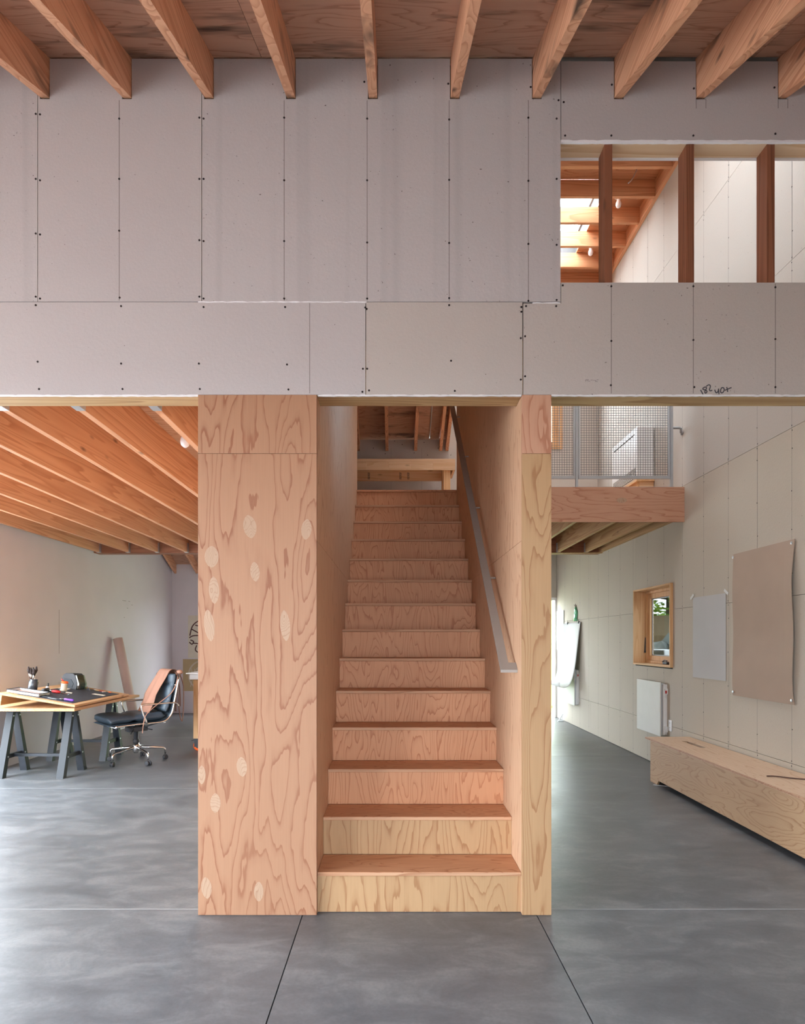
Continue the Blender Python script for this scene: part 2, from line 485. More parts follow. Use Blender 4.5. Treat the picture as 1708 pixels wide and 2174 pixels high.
# ------------------------------------------------------------------ main dimensions (metres; camera above the origin, looking along +Y)
YW = 2.897                                   # face of the middle wall
XL, XR = -4.19, 2.885                        # side walls
XBL, XSL, XSR, XBR = -0.974, -0.3855, 0.633, 0.778   # plywood box, stair well, right stair wall
ZB, Z2 = 2.584, 2.895                        # underside of the header, upper floor
YB = 8.30                                    # back wall of the two-storey bay
S = 0.449                                    # roof slope
RIDGE = (YW + YB) / 2
roofz = lambda y: 4.257 + S * (y - YW) if y <= RIDGE else 4.257 + S * (YB - y)
RISE, GO, Y1 = Z2 / 14, 0.2318, 2.917
RX = [-1.733 + 0.4066 * k for k in range(-6, 12)]      # rafter centres

# ------------------------------------------------------------------ floor
fl = struct('floor', 'grey polished concrete floor with saw-cut joints')
obj('slab_base', box(BM(), -4.4, 3.1, -1.1, 11.3, -0.2, -0.02), 'dark', fl)
g = 0.0025
xs = [-4.4, -0.457, 0.7065, 3.1]
for i in range(3):
    obj('floor_slab', box(BM(), xs[i] + g, xs[i + 1] - g, -1.1, 2.967 - g, -0.05, 0), 'concrete', fl)
for a, b in ((2.967, 5.39), (5.39, 8.3), (8.3, 11.3)):
    obj('floor_slab', box(BM(), -4.4, -0.1 - g, a + g, b - g, -0.05, 0), 'concrete', fl)
for a, b in ((2.967, 6.9), (6.9, 11.3)):
    obj('floor_slab', box(BM(), -0.1 + g, 3.1, a + g, b - g, -0.05, 0), 'concrete', fl)
bm = BM()
box(bm, -3.2, XBL - 0.002, 2.9625, 2.9715, -0.01, 0.0006); box(bm, XBR + 0.002, XR, 2.9625, 2.9715, -0.01, 0.0006)
box(bm, -4.15, XBL, 5.387, 5.393, -0.01, 0.0005)
obj('joint_edge', bm, 'scratch', fl, label='pale dusty saw cut across the slab')

# ------------------------------------------------------------------ middle wall
wm = struct('wall_middle', 'grey drywall wall above the openings')
CX = lambda px: (px - 837) / 428.0
CZ = lambda py: EYE + (1360 - py) / 428.0
YF, YK = YW, YW + 0.0125                       # face and back of the sheets
RW = 0.021                                     # half a rafter
ZN = 4.05                                      # underside of the rafter notches

def notched(x0, x1, z0, ztop):
    """outline of a sheet whose top edge is cut around the rafters"""
    top = []
    for rx in RX:
        a, b = rx - RW - 0.004, rx + RW + 0.003
        a, b = max(a, x0), min(b, x1)
        if b - a < 0.004: continue
        top += [(a, ztop), (a, ZN), (b, ZN), (b, ztop)]
    pts = [(x0, z0), (x1, z0), (x1, ztop)] + top[::-1] + [(x0, ztop)]
    outl = []
    for p in pts:
        if not outl or (abs(p[0] - outl[-1][0]) + abs(p[1] - outl[-1][1])) > 1e-5: outl.append(p)
    return outl

gp = 0.0016
ZS = CZ(641)
TOP = 4.25
X_OP = CX(1190)
for x0, x1, mat in ((XL, CX(-530), 'dw_streak'), (CX(-530), CX(-180), 'dw_mauve'), (CX(-180), CX(80), 'dw_streak'),
                    (CX(80), CX(428), 'dw_mauve'), (CX(428), X_OP, 'dw_streak')):
    obj('drywall_panel', prism(BM(), notched(x0 + gp, x1 - gp, ZS + gp, TOP), 'Y', YF, YK), mat, wm)
obj('drywall_panel', prism(BM(), notched(X_OP + gp, 2.2, CZ(297), TOP - 0.012), 'Y', YF + 0.001, YK), 'dw_mauve', wm)
obj('drywall_panel', prism(BM(), notched(2.204, XR, CZ(297), TOP - 0.012), 'Y', YF + 0.001, YK), 'dw_mauve', wm)
lo = ZB
for x0, x1, mat in ((XL, CX(776), 'dw_mauve'), (CX(776), CX(1109), 'dw_warm')):
    obj('drywall_panel', prism(BM(), [(x0 + gp, lo), (x1 - gp, lo), (x1 - gp, ZS - gp), (x0 + gp, ZS - gp)], 'Y', YF, YK), mat, wm)
obj('drywall_panel', prism(BM(), [(CX(1109) + gp * 2, lo), (XR, lo), (XR, CZ(600)), (X_OP + gp, CZ(600)), (X_OP + gp, ZS - 0.008), (CX(1109) + gp * 2, ZS - 0.008)], 'Y', YF, YK), 'dw_warm', wm)
# torn gypsum edges
def rough_strip(bm, x0, x1, z, h, y0, y1, step=0.02):
    n = max(2, int((x1 - x0) / step))
    up = [(x0 + (x1 - x0) * i / n, z + h + random.uniform(-.0018, .0018)) for i in range(n + 1)]
    dn = [(x0 + (x1 - x0) * i / n, z + random.uniform(-.0012, .0012)) for i in range(n + 1)]
    prism(bm, dn + up[::-1], 'Y', y0, y1)
bm = BM()
for a, b in ((XL, XBL), (XSL + .005, XSR - .003), (XBR, XR)):
    rough_strip(bm, a, b, ZB - 0.006, 0.006, YF + .0004, YK)
rough_strip(bm, X_OP, XR, CZ(297) - 0.011, 0.011, YF + .0008, YK)
rough_strip(bm, CX(420), CX(778), ZS - 0.003, 0.005, YF - .0004, YK)
rough_strip(bm, CX(1130), CX(1189), ZS - 0.007, 0.004, YF - .0003, YK)
obj('gypsum_edge', bm, 'gypsum', wm, label='rough white gypsum edge')
# framing behind the sheets
obj('header_beam', box(BM(), XL, XR, YK + .001, YW + 0.148, ZB + 0.002, 2.86, 0.002), 'lvl', wm)
obj('wall_core', box(BM(), XL, X_OP - 0.04, YK + .001, YW + 0.10, 2.861, TOP - 0.02), 'dark', wm)
obj('rim_plate', box(BM(), X_OP - 0.04, XR, YK + .001, YW + 0.10, 2.861, CZ(600) - 0.012), 'plate', wm)
obj('top_plate', box(BM(), X_OP - 0.02, XR, YK + .001, YW + 0.10, CZ(300) + 0.001, 4.02), 'plate', wm, label='pale spruce plate over the opening')
obj('sill_plate', box(BM(), X_OP - 0.02, XR, YK + .001, YW + 0.10, CZ(600) - 0.011, CZ(600) - 0.004), 'plate', wm)
obj('back_panel', box(BM(), X_OP - 0.3, XR, YW + 0.101, YW + 0.116, CZ(300) - 0.002, 6.4), 'gypsum', wm)
obj('back_panel', box(BM(), X_OP - 0.1, XR, YW + 0.101, YW + 0.116, 2.87, CZ(600) - 0.004), 'dw_light', wm)
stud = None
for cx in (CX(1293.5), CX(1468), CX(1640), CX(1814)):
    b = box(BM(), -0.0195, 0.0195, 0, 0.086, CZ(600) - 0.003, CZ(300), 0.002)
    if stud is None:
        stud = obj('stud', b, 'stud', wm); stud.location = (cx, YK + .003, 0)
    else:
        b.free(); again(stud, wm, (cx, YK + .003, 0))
# snapped stud lines and screws
bm = BM()
for px, z0, z1 in ((253, ZS, ZN), (-5, ZS, ZN), (-95, ZS, ZN), (603, ZS, ZN), (779, ZS, ZN), (953, ZS, ZN), (1121, ZS, ZN),
                   (1297, lo, CZ(600)), (1471, lo, CZ(600)), (1645, lo, CZ(600)), (657, lo, ZS), (-600, lo, TOP), (-350, lo, TOP)):
    a = CX(px)
    box(bm, a - .0016, a + .0016, YF - .0003, YF + .001, z0 + .006, z1 - .006)
for rx in RX[14:17]:                           # over-cut notch marks
    for s in (-1, 1): box(bm, rx + s * .024 - .001, rx + s * .024 + .001, YF - .0003, YF + .001, ZN - .045, ZN)
obj('pencil_line', bm, 'pencil', wm, kind='stuff')
bm = BM()
scr = []
for px in (80,): scr += [(px - 4, y) for y in (242, 380, 496, 630, 648)] + [(px + 5, y) for y in (243, 383, 498, 634)]
for px in (428,): scr += [(px - 5, y) for y in (250, 380, 510, 630)] + [(px + 4, y) for y in (252, 380, 512, 634, 652)]
scr += [(253, 252), (253, 380), (253, 490), (254, 632), (257, 650), (257, 772), (260, 826), (80, 768), (83, 826), (422, 772), (424, 826)]
scr += [(603, y) for y in (250, 383, 512, 634)] + [(605, 652), (609, 774), (612, 827)]
scr += [(779, y) for y in (252, 383, 515, 634)] + [(773, 174), (775, 653), (778, 656), (770, 783), (779, 783), (769, 832), (783, 829)]
scr += [(953, y) for y in (254, 382, 516, 633)] + [(953, 648), (957, 766), (965, 830), (951, 178)]
scr += [(1121, y) for y in (250, 384, 518, 639)] + [(1126, 185), (1106, 652), (1106, 662), (1105, 718), (1105, 806), (1114, 714), (1114, 799), (1116, 650)]
scr += [(1181, y) for y in (252, 380, 520, 637)] + [(1180, 650), (1194, 606), (1185, 213), (1196, 217), (1199, 288)]
scr += [(1297, 288), (1297, 608), (1297, 724), (1296, 818), (1298, 180), (1471, 288), (1471, 608), (1471, 722), (1473, 822), (1472, 188), (1645, 284), (1645, 610), (1645, 720), (1645, 822), (1643, 186)]
for px, py in scr:
    lathe(bm, [(0.0052, -.0012), (0.0052, 0.0), (0.0030, .001)], 8, (CX(px), YF, CZ(py)), 'Y')
obj('drywall_screws', bm, 'screw', wm, kind='stuff', label='black drywall screws along the stud lines')
# marker handwriting 182 40+
def stroke(bm, pts, wd, y):
    P = [Vector((a, 0, b)) for a, b in pts]
    L, R = [], []
    for i, p in enumerate(P):
        d = (P[min(i + 1, len(P) - 1)] - P[max(i - 1, 0)]).normalized()
        n = Vector((-d.z, 0, d.x)) * (wd / 2)
        L.append(p + n); R.append(p - n)
    for i in range(len(P) - 1):
        q = [L[i], L[i + 1], R[i + 1], R[i]]
        prism(bm, [(v.x, v.z) for v in q], 'Y', y, y + 0.0007)
def smooth2(pts, n=4):
    o = []
    for i in range(len(pts) - 1):
        p0, p1, p2, p3 = pts[max(i - 1, 0)], pts[i], pts[i + 1], pts[min(i + 2, len(pts) - 1)]
        for k in range(n):
            t = k / n
            o.append(tuple(0.5 * (2 * p1[j] + (p2[j] - p0[j]) * t + (2 * p0[j] - 5 * p1[j] + 4 * p2[j] - p3[j]) * t * t + (3 * p1[j] - p0[j] - 3 * p2[j] + p3[j]) * t ** 3) for j in range(len(p1))))
    return o + [tuple(pts[-1])]
HW = [[(495, 405), (520, 450), (550, 505)],
      [(625, 345), (590, 340), (548, 370), (555, 395), (600, 405), (638, 432), (630, 465), (600, 475), (590, 445), (605, 405), (630, 372), (622, 345)],
      [(625, 325), (655, 300), (690, 290), (715, 310), (712, 350), (695, 395), (715, 425), (760, 410)],
      [(815, 400), (840, 460), (870, 465), (895, 420), (903, 375)], [(900, 380), (905, 440), (912, 500)],
      [(975, 350), (950, 400), (948, 450), (975, 472), (1010, 450), (1030, 400), (1015, 360), (975, 350)],
      [(1085, 340), (1103, 400), (1105, 450)], [(1045, 415), (1110, 385), (1195, 350)]]
bm = BM()
for s in HW:
    stroke(bm, smooth2([(CX(1440 + a * 160 / 1708.), CZ(790 + b * 70 / 747.)) for a, b in s]), 0.0052, YF - .0006)
obj('handwriting', bm, 'ink', wm, label='black marker handwriting reading 182 40+')
bm = BM()
for a, b, c, d in ((1242, 806, 1249, 807.4), (1242, 806, 1243.4, 810), (1246, 806, 1247, 810), (1248, 809, 1252, 810), (1253, 806.5, 1258, 807.5), (1259, 807, 1262, 808), (1263, 807, 1264.4, 810.4), (1264, 809.6, 1268, 810.6), (1266, 806, 1270, 807)):
    box(bm, CX(a), CX(c), YF - .0003, YF + .0004, CZ(d), CZ(b))
obj('faded_stamp', bm, 'stampink', wm, label='faded grey stamped mark')

# ------------------------------------------------------------------ roof over the front room and the middle bay
cf = struct('ceiling_front', 'sloping plywood roof with exposed rafters over the front room')
cg = struct('ceiling_gable', 'plywood gable roof with rafters over the stair bay')
def roof_sheet(x0, x1, y0, y1, parent, mat='ply_roof', t=0.02):
    pts = [(y0, roofz(y0)), (y1, roofz(y1)), (y1, roofz(y1) + t), (y0, roofz(y0) + t)]
    obj('plywood_sheet', prism(BM(), pts, 'X', x0, x1), mat, parent)
sx = [XL - .2, -3.1, -0.66, 1.78, XR + .2]
for i in range(4):
    for a, b in ((-1.05, 0.62), (0.622, 1.84), (1.842, YW - .001)):
        roof_sheet(sx[i] + .001, sx[i + 1] - .001, a, b, cf)
for a, b in ((YW + .001, 4.3), (4.302, RIDGE), (RIDGE + .001, 7.0), (7.002, YB + .05)):
    for c, d in ((XL - .2, -1.9), (-1.898, 0.77)):
        roof_sheet(c, d, a, b, cg)
obj('roof_light_seal', prism(BM(), [(-1.1, roofz(-1.1) + .03), (RIDGE, roofz(RIDGE) + .03), (8.4, roofz(8.4) + .03), (8.4, roofz(8.4) + .1), (RIDGE, roofz(RIDGE) + .1), (-1.1, roofz(-1.1) + .1)], 'X', XL - .25, 0.79), 'roofing', cg)  # unseen outer cover added to keep the roof light-tight
obj('roof_light_seal', prism(BM(), [(-1.1, roofz(-1.1) + .03), (YW + .12, roofz(YW + .12) + .03), (YW + .12, roofz(YW + .12) + .1), (-1.1, roofz(-1.1) + .1)], 'X', 0.79, XR + .25), 'roofing', cf)
RD = 0.199
def rafter_bm(y0, y1):
    return prism(BM(), [(y0, roofz(y0) - RD), (y1, roofz(y1) - RD), (y1, roofz(y1) - .001), (y0, roofz(y0) - .001)], 'X', -RW, RW)
rf = None
for x in RX:
    if x < XL + 0.02 or x > XR - 0.02: continue
    if rf is None: rf = obj('rafter', rafter_bm(-1.0, YW + 0.015), 'rafter', cf); rf.location.x = x
    else: again(rf, cf, (x, 0, 0))
rg = None
for x in [r for r in RX if r < 0.5] + [0.655, 0.745]:
    if x < XL: continue
    if rg is None: rg = obj('rafter', rafter_bm(RIDGE + .01, YB - .002), 'rafter', cg); rg.location.x = x
    else:
        o = again(rg, cg, (x, 0, 0))
        if x > 0.6: o.data = o.data.copy() if False else o.data
for x in (0.655, 0.745): pass
bm = BM(); tube(bm, [(0.5, 7.3, roofz(7.3) - .01), (0.5, 7.8, roofz(7.8) - .015), (0.5, YB - .01, roofz(YB) - .02)], 0.007, 6)
obj('cable', bm, 'galv', cg, label='thin grey cable stapled under the roof')

# ------------------------------------------------------------------ tall bay: flat ceiling, skylight, end walls
ca = struct('ceiling_attic', 'flat ceiling of orange joists with a skylight')
ZA = 6.40
SKX, SKY0, SKY1 = 2.36, 6.38, 7.62
for x0, x1, y0, y1 in ((0.77, XR, YW + .1, 3.35), (0.77, 1.25, 3.35, 5.40), (2.45, XR, 3.35, 5.40), (0.77, XR, 5.40, SKY0), (0.77, XR, SKY1, YB), (SKX, XR, SKY0, SKY1), (0.77, 1.30, SKY0, SKY1)):
    obj('plywood_sheet', box(BM(), x0, x1, y0 + .001, y1 - .001, ZA, ZA + .02), 'ply_attic', ca)
jx = None
for k in range(-6, 6):
    y = 5.975 + .402 * k
    if y > YB - .05 or y < YW + .15: continue
    if jx is None:
        jx = obj('joist', box(BM(), 0.79, 2.845, 0, .038, ZA - .184, ZA - .001, .002), 'joist_x', ca); jx.location.y = y
    else: again(jx, ca, (0, y, 0))
obj('rim_board', box(BM(), 2.846, XR - .001, YW + .12, YB - .01, ZA - .184, ZA - .001), 'joist', ca)
obj('roof_light_seal', box(BM(), 0.7, SKX - 1.06, YW, YB + .1, ZA + .021, ZA + .2), 'roofing', ca)  # unseen covers added to stop daylight leaking in around the skylights
obj('roof_light_seal', box(BM(), SKX, XR + .2, YW, YB + .1, ZA + .021, ZA + .2), 'roofing', ca)
obj('roof_light_seal', box(BM(), SKX - 1.06, SKX, YW, 3.35, ZA + .021, ZA + .2), 'roofing', ca)
obj('roof_light_seal', box(BM(), SKX - 1.06, SKX, 5.40, SKY0, ZA + .021, ZA + .2), 'roofing', ca)
obj('roof_light_seal', box(BM(), SKX - 1.06, SKX, SKY1, YB + .1, ZA + .021, ZA + .2), 'roofing', ca)
win3 = struct('window_3', 'skylight glazed above the attic joists')
bm = BM()
for a, b, c, d in ((1.28, 1.32, SKY0 - .02, SKY1 + .02), (SKX - .02, SKX + .02, SKY0 - .02, SKY1 + .02), (1.28, SKX + .02, SKY0 - .02, SKY0 + .02), (1.28, SKX + .02, SKY1 - .02, SKY1 + .02)):
    box(bm, a, b, c, d, ZA + .2, ZA + .26)
obj('skylight_frame', bm, 'guardsteel', win3)
obj('pane', box(BM(), 1.25, 2.45, 3.3, 5.45, ZA + .235, ZA + .241), 'glass', win3)
obj('pane', box(BM(), 1.32, SKX - .02, SKY0 + .02, SKY1 - .02, ZA + .235, ZA + .241), 'glass', win3)
wa = struct('wall_attic', 'upper walls enclosing the tall bay')
obj('attic_panel', prism(BM(), [(YW, 4.29), (RIDGE, roofz(RIDGE) + .04), (YB, 4.29), (YB, ZA), (YW, ZA)], 'X', 0.755, 0.77), 'dw_light', wa)
obj('attic_panel', box(BM(), 0.75, XR + .1, YW, YW + .08, 4.29, ZA + .1), 'dw_light', wa)

# bulbs
def bulb(loc, label, base=True, drop=0):
    t = thing('light_bulb', label, 'light bulb', loc)
    if drop: obj('junction_box', box(BM(), -.05, .05, -.05, .05, .0005, drop, .003), 'galv', t)
    if base: obj('lamp_holder', lathe(BM(), [(0.055, 0.0), (0.055, -.012), (0.035, -.022), (0.022, -.05)], 16), 'white', t, True)
    obj('glass_globe', lathe(BM(), [(0.014, -.045), (0.018, -.062), (0.029, -.09), (0.031, -.11), (0.025, -.132), (0.010, -.145), (0.001, -.147)], 16), 'frost', t, True)
    return t

# ------------------------------------------------------------------ right wall
wr = struct('wall_right', 'long beige drywall wall with window and heaters')
W1 = (6.06, 6.988, 1.088, 1.958)              # window opening Y0 Y1 Z0 Z1
for y0, y1, z0, z1 in ((-1.1, W1[0], -.05, 6.6), (W1[1], 10.6, -.05, 6.6), (W1[0], W1[1], -.05, W1[2]), (W1[0], W1[1], W1[3], 6.6)):
    obj('wall_core', box(BM(), XR + .0125, XR + .2, y0, y1, z0, z1), 'dark', wr)
ZR = [0.004, 0.47, 1.69, 2.91, 4.13, 5.35, 6.40]
def rpanel(pts, mat):
    obj('drywall_panel', prism(BM(), pts, 'X', XR, XR + .012), mat, wr)
def rr(y0, y1, z0, z1): return [(y0 + gp, z0 + gp), (y1 - gp, z0 + gp), (y1 - gp, z1 - gp), (y0 + gp, z1 - gp)]
def rj(y, z): return (y, z)
hall, lite = 'dw_hall', 'dw_light'
for y0, y1 in ((-1.0, 1.4), (1.4, 3.02), (3.02, 5.04), (5.04, 7.41), (7.41, 8.60), (8.60, 10.39)):
    rpanel(rr(y0, y1, ZR[0], ZR[1]), hall)
for y0, y1 in ((-1.0, 1.8), (1.8, 3.3), (3.3, 5.03)): rpanel(rr(y0, y1, ZR[1], ZR[2]), hall)
rpanel([(5.03 + gp, ZR[1] + gp), (7.41 - gp, ZR[1] + gp), (7.41 - gp, ZR[2] - gp), (W1[1], ZR[2] - gp), (W1[1], W1[2]), (W1[0], W1[2]), (W1[0], ZR[2] - gp), (5.03 + gp, ZR[2] - gp)], hall)
for y0, y1 in ((7.41, 9.2), (9.2, 10.39)): rpanel(rr(y0, y1, ZR[1], ZR[2]), hall)
for y0, y1 in ((-1.0, 2.2), (2.2, 4.645)): rpanel(rr(y0, y1, ZR[2], ZR[3]), hall)
rpanel([(4.645 + gp, ZR[2] + gp), (W1[0], ZR[2] + gp), (W1[0], W1[3]), (W1[1], W1[3]), (W1[1], ZR[2] + gp), (7.0 - gp, ZR[2] + gp), (7.0 - gp, ZR[3] - gp), (4.645 + gp, ZR[3] - gp)], hall)
for y0, y1 in ((7.0, 8.6), (8.6, 10.39)): rpanel(rr(y0, y1, ZR[2], ZR[3]), hall)
for a, b in ((3, 4), (4, 5), (5, 6)):
    for y0, y1 in ((YW + .12, 4.24 + (a % 2) * .8), (4.24 + (a % 2) * .8, 6.65), (6.65, YB)):
        rpanel(rr(y0, y1, ZR[a], ZR[b]), lite)
for y0, y1 in ((-1.0, 1.0), (1.0, YW - .01)): rpanel(rr(y0, y1, 2.91, 4.13), hall)
bm, bl = BM(), BM()
y = 3.033
while y < 10.3:
    segs = [(.01, 1.06), (1.99, 6.2)] if W1[0] - .02 < y < W1[1] + .02 else [(.01, 6.2)]
    for z0, z1 in segs:
        if y > YB: z1 = min(z1, 2.7)
        box(bl, XR - .0003, XR + .001, y - .0012, y + .0012, z0, z1)
        z = z0 + .04 + random.random() * .1
        while z < z1:
            lathe(bm, [(0.005, .001), (0.005, -.0004), (0.003, -.001)], 6, (XR, y + random.uniform(-.006, .006), z), 'X')
            z += random.uniform(.26, .36)
    y += .4035
for zz in ZR[1:6]:
    y = 3.033
    while y < (10.3 if zz < 2.8 else YB):
        if not (W1[0] - .02 < y < W1[1] + .02 and 1.06 < zz < 1.99):
            for s in (-1, 1): lathe(bm, [(0.005, .001), (0.005, -.0004), (0.003, -.001)], 6, (XR, y + random.uniform(-.004, .004), zz + s * .018), 'X')
        y += .4035
obj('drywall_screws', bm, 'screw', wr, kind='stuff')
obj('pencil_line', bl, 'pencil', wr, kind='stuff')

# window in the hall
w1 = struct('window_1', 'small pine casement window in the beige hall wall')
PX = XR - .03
t = .019
for nm, b in (('jamb', (W1[0] - .006, W1[0] - .006 + t, W1[2] - .006, W1[3] + .006)), ('jamb', (W1[1] + .006 - t, W1[1] + .006, W1[2] - .006, W1[3] + .006))):
    obj(nm, box(BM(), PX, XR + .19, b[0], b[1], b[2], b[3], .001), 'pine_z', w1)
obj('head_jamb', box(BM(), PX, XR + .19, W1[0] + .0135, W1[1] - .0135, W1[3] - .013, W1[3] + .006, .001), 'pine_y', w1)
obj('window_sill', box(BM(), PX, XR + .19, W1[0] + .0135, W1[1] - .0135, W1[2] - .006, W1[2] + .013, .001), 'pine_y', w1)
a0, a1, b0, b1 = W1[0] + .014, W1[1] - .014, W1[2] + .0135, W1[3] - .0135
def ring(bm, x0, x1, y0, y1, z0, z1, wd):
    box(bm, x0, x1, y0, y0 + wd, z0, z1, .002); box(bm, x0, x1, y1 - wd, y1, z0, z1, .002)
    box(bm, x0, x1, y0 + wd, y1 - wd, z0, z0 + wd, .002); box(bm, x0, x1, y0 + wd, y1 - wd, z1 - wd, z1, .002)
bm = BM(); ring(bm, XR + .108, XR + .18, a0, a1, b0, b1, .030); obj('window_frame', bm, 'pine_z', w1)
bm = BM(); ring(bm, XR + .125, XR + .17, a0 + .031, a1 - .031, b0 + .031, b1 - .031, .055); obj('sash', bm, 'pine_z', w1)
bm = BM(); ring(bm, XR + .150, XR + .160, a0 + .087, a1 - .087, b0 + .087, b1 - .087, .012); obj('glazing_spacer', bm, 'guardsteel', w1, label='grey glazing spacer')
obj('pane', box(BM(), XR + .153, XR + .157, a0 + .086, a1 - .086, b0 + .086, b1 - .086), 'dimmed_glass', w1)
bm = BM(); box(bm, XR + .075, XR + .107, 6.36, 6.46, b0 + .001, b0 + .03, .006); tube(bm, [(XR + .08, 6.46, b0 + .03), (XR + .07, 6.40, b0 + .045), (XR + .07, 6.34, b0 + .04)], .008, 8)
obj('crank_handle', bm, 'rubber', w1, label='black folding crank handle')
bm = BM(); tube(bm, [(XR + .098, a1 - .012, 1.22), (XR + .10, a1 - .008, 1.25), (XR + .104, a1 - .010, 1.40)], [.012, .007, .004], 8)
obj('lock_lever', bm, 'rubber', w1, label='black lock lever')
obj('painted_shadow', box(BM(), XR - .003, XR, W1[0], W1[1], W1[2] - .02, W1[2] - .0065), 'dark', w1)  # dark strip painted in for the shadow below the window

# ------------------------------------------------------------------ left wall
wl = struct('wall_left', 'skim-coated left wall beside the desk')
SD = (3.1, 6.0, 2.45)                          # glazed side door: Y0 Y1 Z1
for y0, y1, z0, z1 in ((-1.1, -.3, -.05, 5.6), (2.2, SD[0], -.05, 5.6), (-.3, 2.2, -.05, .1), (-.3, 2.2, 2.5, 5.6), (SD[1], 11.2, -.05, 5.6), (SD[0], SD[1], SD[2], 5.6)):
    obj('wall_core', box(BM(), XL - .2, XL, y0, y1, z0, z1), 'dw_skim', wl)
bm = BM(); box(bm, XL - .001, XL + .0012, 7.298, 7.302, .01, .85); box(bm, XL - .001, XL + .0012, 7.298, 7.302, 1.2, 1.75)
obj('crack', bm, 'pencil', wl)
bm = BM()
for y0, z0, l in ((9.0, 1.98, .12), (9.2, 1.98, .06), (9.15, 1.87, .04), (9.3, 1.93, .05), (9.05, 1.72, .03)): box(bm, XL - .001, XL + .001, y0, y0 + l, z0, z0 + .006)
obj('pencil_marks', bm, 'pencil', wl)
d2 = struct('door_2', 'glazed sliding door in the left wall')
bm = BM()
for ya, yb in ((SD[0], SD[0] + .06), (SD[1] - .06, SD[1]), ((SD[0] + SD[1]) / 2 - .04, (SD[0] + SD[1]) / 2 + .04)): box(bm, XL - .14, XL - .07, ya, yb, .0, SD[2])
box(bm, XL - .14, XL - .07, SD[0] + .06, SD[1] - .06, SD[2] - .06, SD[2]); box(bm, XL - .14, XL - .07, SD[0] + .06, SD[1] - .06, 0, .05)
obj('door_frame', bm, 'guardsteel', d2)
for ya, yb in ((SD[0] + .06, 4.51), (4.59, SD[1] - .06)): obj('pane', box(BM(), XL - .108, XL - .102, ya, yb, .05, SD[2] - .06), 'glass', d2)
obj('cove', box(BM(), -3.99, -3.9, 10.98, 11.0, 0, .001), 'dw_skim', wl) if False else None

# front wall (behind the camera) with unseen openings placed to light room and stair
wf = struct('wall_front', 'front wall with unseen openings placed for the light')
for x0, x1, z0, z1 in ((XL - .2, -3.4, -.05, 2.6), (-2.6, -.35, -.05, 2.6), (.45, XR + .2, -.05, 2.6), (-3.4, -2.6, 2.4, 2.6), (-.35, .45, 2.4, 2.6)):
    obj('wall_core', box(BM(), x0, x1, -1.1, -.95, z0, z1), 'dw_mauve', wf)

# ------------------------------------------------------------------ back walls
wb = struct('wall_back', 'back walls of the rear lean-to')
YBL, YBR = 11.0, 10.4
for x0, x1, z0, z1 in ((XL, -2.7, -.05, 3.2), (-.5, .2, -.05, 3.2), (-2.7, -.5, 2.12, 3.2)):
    obj('wall_core', box(BM(), x0, x1, YBL, YBL + .2, z0, z1), 'dw_skim', wb)
obj('wall_core', box(BM(), 0.2, 0.3, YBR, YBL + .2, -.05, 3.3), 'dw_skim', wb)
DX0, DX1, DZ = 1.70, 2.882, 2.13
for x0, x1, z0, z1 in ((0.3, DX0, -.05, 3.3), (DX1, XR, -.05, 3.3), (DX0, DX1, DZ, 3.3)):
    obj('wall_core', box(BM(), x0, x1, YBR, YBR + .15, z0, z1), 'dw_hall', wb)
obj('wall_core', box(BM(), XL, 0.77, YB, YB + .1, 2.60, 4.22), 'dw_warm', wb)
LW = (1.36, 2.34, 4.13, 5.6)
for x0, x1, z0, z1 in ((0.77, LW[0], 2.60, 6.5), (LW[1], XR, 2.60, 6.5), (LW[0], LW[1], 2.60, LW[2]), (LW[0], LW[1], LW[3], 6.5)):
    obj('wall_core', box(BM(), x0, x1, YB, YB + .1, z0, z1), 'dw_light', wb)
bm = BM()
for x in (-.05, .385):
    box(bm, x - .0012, x + .0012, YB - .0005, YB + .001, 2.9, 4.1)
obj('pencil_line', bm, 'pencil', wb, kind='stuff')
bm = BM()
for px, py in ((-.13, 4.02), (.0, 4.2), (.11, 4.15), (.29, 4.18), (.28, 4.03), (.42, 4.18), (.47, 4.0), (.80, 4.0), (.62, 4.1), (-.3, 4.1)):
    lathe(bm, [(0.006, .001), (0.006, -.0004), (0.003, -.001)], 6, (px, YB, py), 'Y')
obj('drywall_screws', bm, 'screw', wb, kind='stuff')

d1 = struct('door_1', 'white framed glazed door at the end of the hall')
bm = BM(); 
box(bm, DX0, DX0 + .05, YBR - .02, YBR + .12, 0, DZ); box(bm, DX1 - .03, DX1, YBR - .012, YBR + .12, 0, DZ); box(bm, DX0 + .05, DX1 - .03, YBR - .02, YBR + .12, DZ - .05, DZ)
obj('door_frame', bm, 'white', d1)
bm = BM()
for x0, x1, z0, z1 in ((-.03, .05, .01, 2.07), (.85, .93, .01, 2.07), (.05, .85, .01, .16), (.05, .85, 1.95, 2.07)): box(bm, x0, x1, -.022, .022, z0, z1)
dl = obj('door_leaf', bm, 'white', d1); dl.location = (DX0 + .06, YBR + .16, 0); dl.rotation_euler = (0, 0, 1.35)
obj('pane', box(BM(), .051, .849, -.003, .003, .161, 1.949), 'glass', dl)

